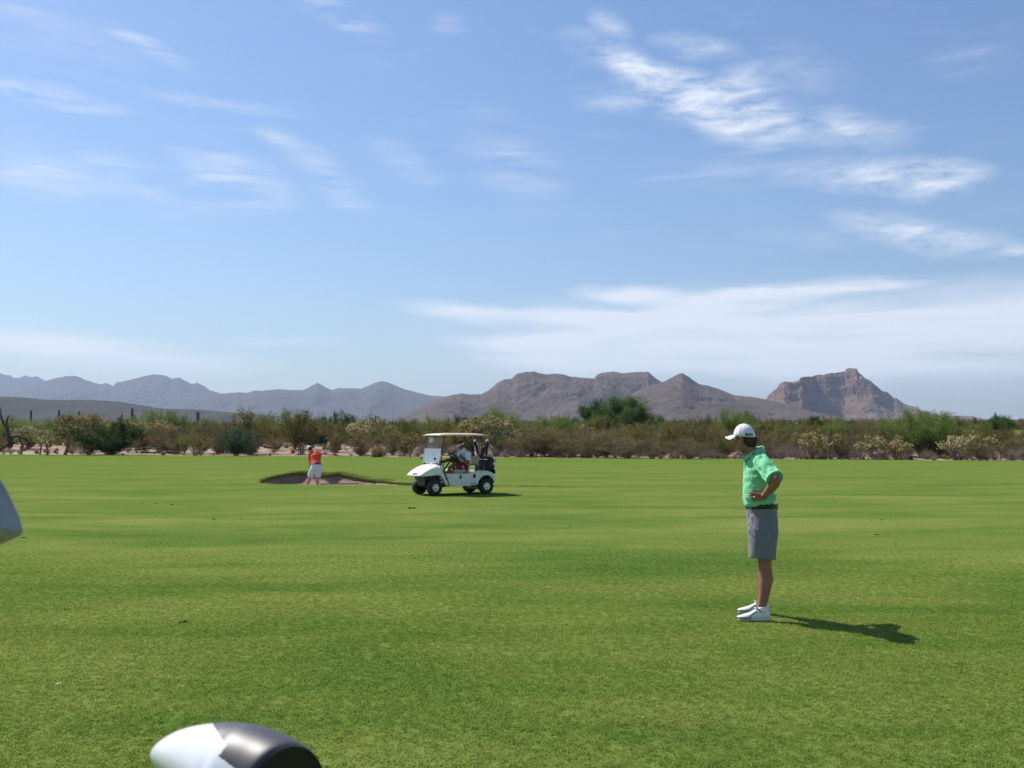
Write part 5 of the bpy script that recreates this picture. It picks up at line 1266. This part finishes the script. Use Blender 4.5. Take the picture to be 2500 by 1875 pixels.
    for i in range(n+1):
        a = R(-152)+R(304)*i/n; c_, q = math.cos(a), math.sin(a)       # opening in front (-x)
        back = (1+c_)/2; fr = 1-back
        for (rx, ry, z) in ((.074,.074,-.012),(.064,.064,.044+.028*back),(.070,.069,.050+.029*back),(.092,.094,.005+.012*back)):
            V.append((cc.x+c_*rx-.035*fr*(1 if z < .03 else .9)+.010*back, q*ry*(1-.35*fr*fr), cc.z+z-.078*fr*fr*(1 if z > .0 else .9)))
    Fc = [(i*4+k, (i+1)*4+k, (i+1)*4+k+1, i*4+k+1) for i in range(n) for k in range(3)]
    co = mesh_obj('collar', V, Fc, GREEN, s_, True); md = co.modifiers.new('t', 'SOLIDIFY'); md.thickness = .003
    for S_, E_ in ((S1, E1), (S2, E2)):
        d = (E_-S_).normalized(); e = S_.lerp(E_, .86)+Vector((0,0,-.012)); mb = MB(); mb.tube([e-d*.006, e+d*.010], [.0805,.0805], 28, rnd=False, cap=False); q = mb.build('sleeve_hem', GREEN, s_, True); md = q.modifiers.new('t', 'SOLIDIFY'); md.thickness = .004
    pl = MB(); pl.box((-.088,-.0,1.40), (.006,.03,.14)); pl.build('placket', GREEN, s_)
    # belt and shorts
    BELT = mat('dark_brown_belt', (.022,.014,.012), .35); GREY = fabric('grey_twill', (.195,.192,.205), .20, 420, bscale=10, bs=.4)
    mb = MB(); mb.tube([(.060,0,1.005),(.060,0,1.044)], [(.163,.141),(.163,.140)], 36, hint=(0,1,0), rnd=False); be = mb.build('belt', BELT, O, True)
    mb = MB(); mb.box((-.086,0,1.022), (.008,.045,.042)); mb.build('buckle', STEEL, be, bevel=.003)
    g = MB(); g.tube([(.068,0,.80),(.068,0,.90),(.064,0,.96),(.060,0,1.012)], [(.165,.116),(.178,.134),(.172,.142),(.160,.141)], 28, hint=(0,1,0), rnd=False)
    g.tube([(.064,-.085,.93),(.052,-.10,.80),(.042,-.112,.67),(.036,-.118,.552)], [(.070,.130),(.108,.138),(.110,.127),(.108,.122)], 24, hint=(0,1,0), rnd=False)
    g.tube([(.078,.085,.93),(.085,.10,.80),(.092,.112,.67),(.096,.120,.548)], [(.070,.125),(.106,.130),(.106,.120),(.105,.112)], 24, hint=(0,1,0), rnd=False)
    def wg(c, n):
        r = max(0, 1-abs(c.z-.82)/.14)*max(0, min(1, (.11-c.x)/.12))
        d = .0048*math.sin((c.z*1.0+c.x*1.1)*88+3*noise.noise(c*8))*r
        d += .0045*noise.noise(Vector((c.x*16, c.y*16, c.z*5)))
        d += .0035*math.sin(c.x*50+c.z*14+3*noise.noise(c*5))*max(0, min(1, (.80-c.z)/.2))
        return d
    sg = fused(g, 'shorts', GREY, O, .0055, 2, .5, wg)
    for x in (-.055, .12, .19): mb = MB(); yy = -.141+.0*x; yy = -.146*math.sqrt(max(.05, 1-((x-.06)/.16)**2)); mb.box((x, yy, 1.023), (.010,.008,.056)); mb.build('belt_loop', GREY, sg)
    pk = MB(); pk.tube([(-.005,-.140,1.0),(.006,-.152,.95),(.030,-.162,.905),(.045,-.168,.885)], [(.003,.003)]*4, 6); pk.build('pocket_seam', mat('dark_seam_thread', (.05,.05,.06), .9), sg, True)  # thin dark line along the pocket seam
    # shoes
    SW = mat('white_leather', (.74,.75,.76), .4, var=.04, vscale=20); SB = mat('grey_tan_leather', (.30,.28,.25), .6); SO = mat('pale_sole', (.66,.66,.58), .5)
    shoe(O, (.002,-.17), (-1,-.03), .30, SW, SO, SB, sock=WHITE); shoe(O, (.092,.19), (-1,.02), .30, SW, SO, SB, sock=WHITE)
    # ring
    mb = MB(); mb.tube([(-.062,-.243,1.117),(-.058,-.243,1.119)], .0105, 12); mb.build('ring', mat('gold', (.8,.6,.3), .2, metal=1), O, True)
    # cap
    cap = MB(); V = []; seg, rg_ = 40, 12
    for i in range(rg_+1):
        t = math.pi/2*i/rg_
        for j in range(seg):
            p = 2*math.pi*j/seg; rx, ry, rz = .108, .0885, .118
            V.append((-.006+rx*math.cos(t)**.9*math.cos(p), ry*math.cos(t)**.9*math.sin(p), .022+rz*math.sin(t)-.018*max(0,-math.cos(p))*(1-i/rg_)))
    Fc = [(i*seg+j, i*seg+(j+1)%seg, (i+1)*seg+(j+1)%seg, (i+1)*seg+j) for i in range(rg_) for j in range(seg)]
    cap.add(V, Fc, HM); cp = cap.build('cap', WHITE, O, True); md = cp.modifiers.new('t', 'SOLIDIFY'); md.thickness = .002
    V = []; nb = 20
    for k in range(2):
        for i in range(nb+1):
            a = R(-62)+R(124)*i/nb
            for r in range(5):
                q = r/4; ext = .098*q*math.cos(a*.98)**.55 if abs(a) < R(90) else 0
                x = -.006+.106*math.cos(a)*(1-.0*q)+ext; y = .087*math.sin(a)*(1+.02*q)
                V.append((x, y, .030-.018*q-5.2*y*y*(.6+.4*q)+.012-(.003 if k else 0)))
    w = 5; o_ = (nb+1)*w; Fc = []
    for i in range(nb):
        for r in range(4): a = i*w+r; Fc += [(a, a+w, a+w+1, a+1), (o_+a, o_+a+1, o_+a+w+1, o_+a+w)]
        Fc.append((i*w+4, (i+1)*w+4, o_+(i+1)*w+4, o_+i*w+4))
    br = MB(); br.add(V, Fc, HM); br.build('brim', WHITE, cp, True)
    mb = MB(); mb.ell((-.006,0,.141), (.008,.008,.005), 10, 6, HM); mb.build('button', WHITE, cp, True)
    sm = MB()
    for k in range(6):
        p = k*math.pi/3+R(30); sm.tube([(-.006+.109*math.cos(t)**.9*math.cos(p), .0895*math.cos(t)**.9*math.sin(p), .022+.119*math.sin(t)) for t in [R(x) for x in (4,20,36,52,68,84)]], .0016, 5, M=HM)
    sm.build('seam', mat('grey_thread', (.55,.56,.60), .8), cp, True)
    # label at the back left of the cap, and small print over the ear: bent on to the dome
    def on_dome(o, p0, z0):
        me = o.data
        for v in me.vertices:
            s, z, dd = v.co.x, v.co.y, v.co.z; p = p0+s/.098; t = math.asin(max(0, min(.99, (z0+z-.022)/.118)))
            k = 1+(dd+.0022)/.1; v.co = HM @ Vector((-.006+.108*k*math.cos(t)**.9*math.cos(p), .0885*k*math.cos(t)**.9*math.sin(p), z0+z-.018*max(0,-math.cos(p))*.85))
    I4 = Matrix.Identity(4)
    def strip_on(w_, h_, p0, z0, m_, nm, parent, d=0):
        V = []; n = 12
        for i in range(n+1): V += [(-w_/2+w_*i/n, -h_/2, d), (-w_/2+w_*i/n, h_/2, d)]
        o = mesh_obj(nm, V, [(2*i, 2*i+2, 2*i+3, 2*i+1) for i in range(n)], m_, parent); on_dome(o, p0, z0); return o
    pb = R(142)
    lb = strip_on(.074, .024, pb, .042, mat('black_label', (.012,.010,.012), .5), 'label', cp); strip_on(.010, .024, pb-.36, .042, mat('red_label', (.35,.01,.015), .5), 'red_edge', lb, .0005)
    t = text_obj('Titleist', 'lettering', .020, mat('white_print', (.75,.75,.75), .5), lb, I4, 0, .25); on_dome2 = [setattr(v, 'co', v.co+Vector((0,0,.0015))) for v in t.data.vertices]; on_dome(t, pb, .042)
    t = text_obj('Pro V1', 'side_lettering', .018, mat('navy_print', (.03,.04,.09), .5), cp, I4, 0); [setattr(v, 'co', v.co+Vector((0,0,.001))) for v in t.data.vertices]; on_dome(t, R(76), .034)
    return O
standing_man()

# ---------------- the golfer in the orange shirt, bent over in the bunker
def orange_golfer():
    O = empty('person', (-7.2, 36.0, -.30), 0, 'golfer in orange shirt and white shorts bent over in the bunker, seen from behind', 'person')
    b = MB()
    H1, H2 = Vector((-.04,0,.98)), Vector((.14,-.03,.98)); 
    hips = Vector((.06,0,.96)); sh = Vector((-.05,.30,1.40)); L_, R_ = Vector((-.22,.22,1.36)), Vector((.12,.36,1.38))
    b.tube([hips, hips.lerp(sh, .35), hips.lerp(sh, .75), sh], [(.155,.12),(.145,.11),(.17,.12),(.13,.09)], 20, hint=(1,.3,0))
    HM = frame_of((-.27, .36, 1.55), (-.62,.50,-.60), (-.45,-.1,.85)); b.tube([sh, Vector((-.16,.34,1.47)), Vector((-.23,.36,1.52))], [.066,.058,.056], 14); head(b, HM)
    for h, k, c, a in ((Vector((-.03,0,.93)), Vector((-.20,.06,.50)), Vector((-.235,.02,.36)), Vector((-.27,.0,.09))), (Vector((.13,-.02,.93)), Vector((.07,.02,.50)), Vector((.11,-.03,.36)), Vector((.16,-.04,.09)))):
        b.tube([h, h.lerp(k, .5), k, c, c.lerp(a, .6), a, a-Vector((0,0,.04))], [.09,.082,.058,.060,.045,.038,.04], 16)
    Hn = Vector((-.22,.36,.72))
    for S_, E_ in ((L_, Vector((-.235,.30,1.04))), (R_, Vector((.02,.42,1.05)))):
        b.tube([S_, S_.lerp(E_, .5), E_], [.052,.047,.041], 12); b.tube([E_, E_.lerp(Hn, .3), E_.lerp(Hn, .85), Hn], [.041,.043,.028,.026], 12)
    hand(b, Hn, (.1,.1,-1), (-.6,.6,0), palm=.07, curl=.9); hand(b, Hn+Vector((.03,.02,.05)), (-.1,.1,-1), (.6,.6,0), palm=.07, curl=.9, thumb=-1)
    fused(b, 'body', SKIN3, O, .008, 4); face_parts(O, HM, HAIR)
    ORG = fabric('orange_polo', (.84,.085,.035), .05, 300, bscale=10); s = MB()
    s.tube([hips+Vector((0,.01,.04)), hips.lerp(sh, .3), hips.lerp(sh, .7), sh+Vector((0,0,.0)), Vector((-.12,.32,1.44))], [(.175,.135),(.175,.135),(.205,.145),(.165,.115),(.085,.08)], 24, hint=(1,.3,0))
    for S_, E_ in ((L_, Vector((-.235,.30,1.04))), (R_, Vector((.02,.42,1.05)))): s.tube([sh.lerp(S_, .5), S_, S_.lerp(E_, .45), S_.lerp(E_, .75)], [.075,.078,.074,.080], 18, rnd=False)
    fused(s, 'polo_shirt', ORG, O, .008, 4, .5, lambda c, n: .005*noise.noise(c*9))
    mb = MB(); mb.tube([hips+Vector((0,0,.015)), hips+Vector((0,.012,.05))], [(.180,.140)]*2, 24, hint=(1,.2,0), rnd=False); mb.build('belt', mat('navy_belt', (.03,.02,.07), .5), O, True)
    WS = fabric('white_shorts', (.72,.73,.76), .04, 300, bscale=8); g = MB()
    g.tube([hips+Vector((0,0,.03)), hips+Vector((0,-.01,-.06)), hips+Vector((0,-.01,-.16))], [(.175,.138),(.20,.155),(.205,.15)], 24, hint=(1,0,0), rnd=False)
    g.tube([(-.03,0,.88),(-.11,.03,.70),(-.17,.05,.545)], [.115,.118,.118], 20, rnd=False); g.tube([(.14,-.02,.88),(.13,.0,.70),(.105,.01,.535)], [.112,.112,.108], 20, rnd=False)
    fused(g, 'shorts', WS, O, .008, 4, .5, lambda c, n: .005*noise.noise(c*8))
    hc = MB(); hc.ell((-.040,0,-.005), (.066,.074,.082), 16, 12, HM); fused(hc, 'hair', HAIR, O, .006, 3)
    V = []; seg = 28
    cap = MB(); cap.ell((-.008,0,.030), (.108,.088,.104), 24, 14, HM); cap.v = [v for v in cap.v]; c_ = cap.build('cap', WHITE, O, True)
    bm = bmesh.new(); bm.from_mesh(c_.data); HI = HM.inverted(); bmesh.ops.delete(bm, geom=[v for v in bm.verts if (HI @ v.co).z < .024], context='VERTS'); bm.to_mesh(c_.data); bm.free()
    mb = MB(); mb.tube([(.06,0,.048),(.11,0,.044),(.155,0,.030)], [(.07,.004),(.068,.004),(.045,.004)], 14, hint=HM.to_3x3() @ Vector((0,1,0)), M=HM); mb.build('brim', WHITE, c_, True)
    mb = MB(); mb.box((-.108,0,.036), (.015,.06,.024), HM); mb.build('closure', mat('dark_closure', (.05,.05,.08), .6), c_, bevel=.006)
    SW = mat('white_shoe', (.7,.7,.7), .5); SO = mat('dark_sole', (.08,.08,.08), .6)
    shoe(O, (-.27,.0), (-.5,.85), .29, SW, SO, z0=-.005, sock=WHITE); shoe(O, (.16,-.04), (-.1,1), .29, SW, SO, z0=-.005, sock=WHITE)
    # his club
    w = Vector((-7.2,36,-.30)); a = w+Hn+Vector((.03,-.05,.10)); e = w+Vector((-.38,.95,.05)); C_ = empty('golf_club', a, 0, 'sand wedge held by the orange-shirted golfer, almost hidden by him', 'golf club')
    mb = MB(); mb.tube([Vector((0,0,0)), e-a], .006, 8); mb.build('shaft', STEEL, C_, True); mb = MB(); mb.tube([Vector((0,0,0)), (e-a)*.25], [.014,.011], 10); mb.build('grip', BLACKP, C_, True)
    mb = MB(); mb.prism([(0,0),(-.05,-.015),(-.085,.0),(-.08,.045),(-.01,.018)], -.01, .012, Matrix.Translation(e-a)); mb.build('club_head', STEEL, C_, bevel=.004)
orange_golfer()

# ---------------- the driver of the cart
def cart_driver():
    O = empty('person', CART_LOC, CART_RZ, 'cart driver in white shirt, white visor and red floral shorts, hands on the wheel', 'person')
    b = MB(); hp = Vector((.62,.26,.82)); st_ = Vector((.64,.25,1.24))
    b.tube([hp, Vector((.58,.26,.98)), Vector((.58,.25,1.12)), st_], [(.165,.14),(.165,.135),(.18,.125),(.13,.09)], 20, hint=(0,1,0))
    HM = frame_of((.715,.25,1.445), (.92,.18,-.42)); b.tube([st_, Vector((.68,.25,1.36))], [.064,.058], 12); head(b, HM)
    b.tube([(.66,.34,.80),(.88,.34,.82),(1.10,.33,.83),(1.14,.33,.80),(1.20,.33,.58),(1.28,.33,.40)], [.09,.08,.058,.055,.058,.038], 14)
    b.tube([(.66,.14,.82),(.84,.12,.93),(1.02,.10,1.02),(1.06,.09,1.01),(1.22,.07,.96),(1.44,.05,.93)], [.09,.08,.058,.055,.055,.036], 14)
    G1, G2 = Vector((.93,.40,1.20)), Vector((.90,.14,1.21))
    for S_, E_, G in ((Vector((.62,.43,1.20)), Vector((.62,.50,.93)), G1), (Vector((.64,.08,1.20)), Vector((.70,.02,.98)), G2)):
        b.tube([S_, S_.lerp(E_, .5), E_], [.056,.050,.043], 12); b.tube([E_, E_.lerp(G, .35), E_.lerp(G, .9), G], [.043,.046,.029,.027], 12)
    hand(b, G2, (.5,.1,.4), (-.3,-.6,.6), palm=.07, curl=.8, thumb=-1)
    hand(b, G1, (.5,-.15,.4), (-.3,.6,.6), palm=.07, curl=.8)
    fused(b, 'body', SKIN2, O, .008, 4); face_parts(O, HM, HAIR)
    gl = MB(); hand(gl, G1-Vector((.02,0,.02)), (.5,-.15,.4), (-.3,.6,.6), palm=.07, curl=.8, s=1.18); gl.tube([G1-Vector((.05,-.01,.05)), G1], [.036,.036], 12); fused(gl, 'glove', WHITE, O, .006, 3)
    WSH = fabric('white_polo', (.76,.76,.80), .03, 300, bscale=9, bs=.5); s = MB()
    s.tube([hp+Vector((0,0,-.04)), Vector((.585,.26,.92)), Vector((.575,.26,1.04)), Vector((.58,.25,1.16)), st_, Vector((.66,.25,1.31))], [(.185,.16),(.19,.165),(.19,.16),(.20,.15),(.17,.115),(.085,.08)], 24, hint=(0,1,0))
    for S_, E_ in ((Vector((.62,.43,1.20)), Vector((.62,.50,.93))), (Vector((.64,.08,1.20)), Vector((.70,.02,.98)))): s.tube([st_.lerp(S_, .5), S_, S_.lerp(E_, .5), S_.lerp(E_, .8)], [.08,.085,.082,.085], 18, rnd=False)
    fused(s, 'polo_shirt', WSH, O, .008, 4, .5, lambda c, n: .007*noise.noise(Vector((c.x*8, c.y*8, c.z*12)))+.004*math.sin((c.z+c.x)*60+4*noise.noise(c*6)))
    m_ = bpy.data.materials.new('red_floral'); m_.use_nodes = True; T = NT(m_.node_tree); tc = T.n('ShaderNodeTexCoord').outputs['Object']
    vo = T.n('ShaderNodeTexVoronoi', inp={'Vector': T.mapv(tc, scale=(1,1,1)), 'Scale': 11.0}); f = T.m('ADD', vo.outputs['Distance'], T.m('MULTIPLY', T.m('SUBTRACT', T.noise(tc, 45, 3, .6), .5), .35))
    c = T.ramp(f, [(.20, (.72,.62,.60)), (.27, (.62,.40,.40)), (.31, (.22,.012,.02)), (1, (.20,.012,.02))]); p = T.n('ShaderNodeBsdfPrincipled', inp={'Base Color': c, 'Roughness': .85}); T.n('ShaderNodeOutputMaterial', inp={0: p.outputs[0]})
    g = MB(); g.tube([hp+Vector((0,0,.05)), hp+Vector((.02,0,-.03))], [(.19,.165),(.20,.17)], 22, hint=(0,1,0)); g.tube([(.66,.35,.79),(.88,.345,.81),(1.04,.34,.815)], [.125,.115,.105], 18, rnd=False); g.tube([(.66,.14,.82),(.80,.125,.90),(.90,.115,.95)], [.12,.11,.10], 18, rnd=False)
    fused(g, 'shorts', m_, O, .008, 4)
    h = MB(); h.ell((-.016,0,.036), (.094,.082,.090), 18, 12, HM); fused(h, 'hair', HAIR, O, .006, 3)
    V = []; n = 36
    for i in range(n): p = 2*math.pi*i/n; V += [HM @ Vector((-.012+.104*math.cos(p), .088*math.sin(p), z)) for z in (.026, .070)]
    vz = mesh_obj('visor', V, [(2*i, 2*((i+1)%n), 2*((i+1)%n)+1, 2*i+1) for i in range(n)], WHITE, O, True); md = vz.modifiers.new('t', 'SOLIDIFY'); md.thickness = .004
    mb = MB(); mb.tube([(.05,0,.050),(.11,0,.042),(.165,0,.022)], [(.080,.005),(.080,.005),(.052,.005)], 16, hint=HM.to_3x3() @ Vector((0,1,0)), M=HM); mb.build('brim', WHITE, vz, True)
    mb = MB(); mb.tube([Vector((.655,.25,1.30)), Vector((.668,.25,1.335))], [.078,.072], 18, rnd=False); mb.build('collar', WSH, O, True)
    SW = mat('white_trainer', (.7,.7,.7), .5)
    for (p, d) in (((1.28,.33,.325), (1,0)), ((1.46,.05,.86), (1,0))): shoe(O, p, d, .28, SW, SW, z0=p[2])
cart_driver()

# ------------------------------------------------------------------ the near clubs, sticking up out of a bag beside the camera
def near_clubs():
    golf_bag_o = golf_bag('black golf bag standing right beside the camera, below the picture', (-.235, .52, .0), R(90), NYLON, GREYW, lean=0, h=.93)
    # big driver head, crown turned up and to the left
    CR = mat('pearl_white_crown', (.80,.82,.84), .22, coat=.6); SK = mat('gunmetal_skirt', (.052,.050,.054), .46, metal=.15, var=.1, vscale=30); FACE = mat('black_face', (.004,.004,.005), .55)
    DD = .62
    def P(px, py, d): return Vector(((px-1250)/F*d, d, 1.65+(HZ-py)*d/F))
    G = empty('golf_club', P(640, 1950, DD), 0, 'big driver with white crown, grey skirt and black face sticking up at the bottom edge', 'golf club')
    o = G.location
    # rings from the face (towards the camera, right) to the tail (away, left): place, distance, half height, half width
    ctl = [P(708,1930,.590), P(694,1922,.592), P(662,1905,.600), P(614,1886,.609), P(583,1875,.616), P(552,1864,.622), P(513,1848,.630), P(474,1834,.638), P(444,1827,.644), P(419,1824,.648), P(402,1823,.651), P(392,1822,.653), P(388,1822,.654)]
    rad = [.0300, .0312, .0318, .0318, .0306, .0286, .0240, .0190, .0148, .0105, .0068, .0035, .0006]; wid = [.0275, .0288, .0305, .0315, .0312, .0300, .0262, .0215, .0170, .0120, .0080, .0040, .0006]
    A = ctl[0]-o; nf = Vector((-.70,.70,.06)).normalized(); nt = Vector((-1,.25,.0)).normalized(); Z_ = Vector((0,0,1)); ax = nf
    Cn = np.array([[*(c-o), r, w_] for c, r, w_ in zip(ctl, rad, wid)]); Tn = np.gradient(Cn, axis=0); V = []; seg = 300; fine = []
    for i in range(len(ctl)-1):
        for s_ in range(16):
            u = s_/16; h = (2*u**3-3*u*u+1)*Cn[i]+(u**3-2*u*u+u)*Tn[i]+(3*u*u-2*u**3)*Cn[i+1]+(u**3-u*u)*Tn[i+1]; fine.append((h, (i+u)/6.5))
    fine.append((Cn[-1], 2))
    for h, tt in fine:
        tt = max(0, min(1, tt)); tt = tt*tt*(3-2*tt); nn = (nf*(1-tt)+nt*tt).normalized(); s2 = nn.cross(Z_).normalized(); u2 = s2.cross(nn).normalized(); c = Vector(h[:3])
        for j in range(seg): p = 2*math.pi*j/seg; V.append(c+s2*max(.0003, h[4])*math.cos(p)+u2*max(.0003, h[3])*math.sin(p))
    up = Z_; k = 1
    Fc = []; cr = []; sk = []; ln = []
    for i in range(len(fine)-1):
        for j in range(seg):
            f = (i*seg+j, i*seg+(j+1)%seg, (i+1)*seg+(j+1)%seg, (i+1)*seg+j); cc = sum((V[q] for q in f), Vector())/4+o
            # where the white crown meets the grey skirt: a notched joint
            qx = 1250+F*cc.x/cc.y; qy = HZ-F*(cc.z-1.65)/cc.y
            bnd = float(np.interp(qy, [1730,1756,1780,1805,1818,1830,1850,1870,1900,1960], [528,535,550,569,558,549,576,604,646,730])); x = -qx; bnd = -bnd
            (ln if abs(x-bnd) < 2.2 else cr if x > bnd else sk).append(f)
    mesh_obj('crown', V, cr, CR, G, True); mesh_obj('skirt', V, sk, SK, G, True); mesh_obj('joint_line', V, ln, mat('dark_joint', (.03,.03,.035), .4), G, True)
    fv = [V[j] for j in range(seg)]; inner = [A+ax*.0015+(v-A)*.96 for v in fv]
    mesh_obj('face', fv+inner, [(j, (j+1)%seg, (j+1)%seg+seg, j+seg) for j in range(seg)]+[tuple(seg+j for j in range(seg))], FACE, G)
    top = A+ax*.045*k; bot = Vector((-.20,.57,.80))-o
    mb = MB(); mb.tube([top-up*.02, top-up*.06, bot], [.009,.006,.005], 12); mb.build('shaft', SHAFT, G, True)
    # iron head at the left edge
    d = .56; O = empty('golf_club', P(-60, 1330, d), 0, 'grey iron head poking into the picture at the left edge', 'golf club'); q = O.location
    out = [(-160,1184),(-90,1156),(-42,1158),(-20,1176),(-9,1196),(8,1228),(25,1264),(34,1292),(36,1304),(27,1312),(0,1324),(-30,1336),(-100,1360),(-170,1358)]
    top = [P(x, y, d+.004)-q for x, y in out]; cen = sum(top, Vector())/len(top)
    bev = [cen+(p-cen)*.90+Vector((0,-.010,.003)) for p in top]; back = [p+Vector((.002,.012,0)) for p in top]; n = len(top)
    Fc = [tuple(range(n, 2*n))]+[(i, (i+1)%n, n+(i+1)%n, n+i) for i in range(n)]+[(2*n+i, 2*n+(i+1)%n, (i+1)%n, i) for i in range(n)]+[tuple(range(3*n-1, 2*n-1, -1))]
    IR = mat('brushed_iron', (.30,.29,.285), .5, metal=.35, var=.12, vscale=60, bump=.15, bscale=300, bdist=.0005)
    ih = mesh_obj('club_head', top+bev+back, Fc, IR, O); b = ih.modifiers.new('b', 'BEVEL'); b.width = .003; b.segments = 3; ih.data.polygons.foreach_set('use_smooth', [True]*len(ih.data.polygons)); ih.modifiers.new('w', 'WEIGHTED_NORMAL')
    h0 = P(-130, 1290, d)-q; mb = MB(); mb.tube([h0, P(-150, 1420, d)-q, Vector((-.31,.47,.80))-q], [.0075,.006,.005], 12); mb.build('shaft', STEEL, O, True)
near_clubs()

# ------------------------------------------------------------------ small things
def on_turf(px, py): d = CAMH*F/(py-HZ); return Vector(((px-1250)/F*d, d, 0))
# rake along the front of the bunker
a = Vector(((785-1250)/F*34.85, 34.85, .045)); e = Vector(((881-1250)/F*34.75, 34.75, .05)); Rk = empty('bunker_rake', a, 0, 'thin dark rake pole with a pale end lying along the front edge of the bunker', 'rake')
mb = MB(); mb.tube([Vector((0,0,0)), e-a], .019, 8); mb.build('handle', SHAFT, Rk, True); mb = MB(); mb.tube([(e-a)*.97, (e-a)*1.035], .022, 10); mb.build('end_cap', GREYW, Rk, True)
mb = MB(); mb.box((-.02,.25,-.06), (.05,.52,.03))
for k in range(9): mb.tube([(-.02,.02+.055*k,-.06),(-.02,.02+.055*k,-.13)], .006, 5)
mb.build('rake_head', BLACKP, Rk)
CLOD = mat('dark_soil', (.045,.036,.02), .95, var=.3, vscale=40)
for i, (px, py, s, lab) in enumerate([(425,1231.5,.05,'dark divot on the turf left of the bunker rake, nearest the golfer'), (385,1228,.035,'small dark divot left of the divot nearest the golfer'), (352,1227.5,.03,'tiniest dark divot on the far left turf'), (526,1267,.05,'reddish brown divot alone on the turf below the bunker'),
        (591,1265.5,.03,'small dark divot right of the reddish one'), (1006,1240,.09,'flat dark divot on the turf just below the cart front wheels'), (862,1234,.03,'small dark divot left of the flat one below the cart'), (66,1311,.045,'black clod on the turf by the grey iron head'),
        (455,1514,.045,'dark torn divot on the middle left turf'), (174,1483,.03,'small dark speck of soil on the left turf'), (2134,1303.5,.045,'dark clod on the turf right of the grey shorts'), (2148,1268,.04,'dark clod on the turf farther right of the man'), (2165,1303,.03,'small clod beside the dark clod right of the shorts'), (2122,1269,.03,'small clod left of the farther dark clod')]):
    p = on_turf(px, py); rn = random.Random(i); mb = MB()
    for _ in range(4): mb.ell((rn.gauss(0,s*.5), rn.gauss(0,s*.4), s*.12), (s*rn.uniform(.25,.5), s*rn.uniform(.2,.4), s*.22), 7, 5)
    for v in mb.v: v += Vector((rn.gauss(0,s*.05), rn.gauss(0,s*.05), rn.gauss(0,s*.03)))
    o = mb.build('divot', CLOD if i != 3 else mat('red_soil', (.14,.05,.035), .9)); o.location = p; tag(o, lab, 'divot')
p = on_turf(153, 1667); mb = MB(); mb.tube([(0,0,.004),(.03,.01,.012)], [.003,.006], 8); o = mb.build('golf_tee', mat('pale_wood', (.75,.68,.66), .5), None, True); o.location = p+Vector((0,0,.012)); tag(o, 'tiny pale tee lying on the near left turf', 'tee')
# bird
B = empty('bird', Vector(((1331-1250)/F*160, 160, 1.65+(HZ-637)/F*160)), .6, 'tiny dark bird flying high in the sky', 'bird'); BM = mat('dark_feather', (.03,.028,.03), .8)
mb = MB(); mb.tube([(-.16,0,0),(-.08,0,.01),(.04,0,.01),(.12,0,.015)], [.015,.035,.04,.02], 10); mb.build('body', BM, B, True)
for s in (1, -1): mb = MB(); mb.add([(.05,0,.02),(-.04,0,.02),(-.04,s*.16,.07),(.04,s*.15,.075),(-.08,s*.34,.03)], [(0,1,2,3),(3,2,4)]); o = mb.build('wing', BM, B); md = o.modifiers.new('t', 'SOLIDIFY'); md.thickness = .006

# ------------------------------------------------------------------ air
def haze():
    mb = MB(); mb.box((0, 7300, 420), (40000, 19000, 844)); 
    m_ = bpy.data.materials.new('haze'); m_.use_nodes = True; T = NT(m_.node_tree)
    v = T.n('ShaderNodeVolumePrincipled', inp={'Color': (.62,.76,1,1), 'Density': HAZE, 'Anisotropy': .15}); T.n('ShaderNodeOutputMaterial', inp={1: v.outputs[0]})
    tag(mb.build('haze', m_), kind='stuff')
HAZE = 5.8e-5
haze()
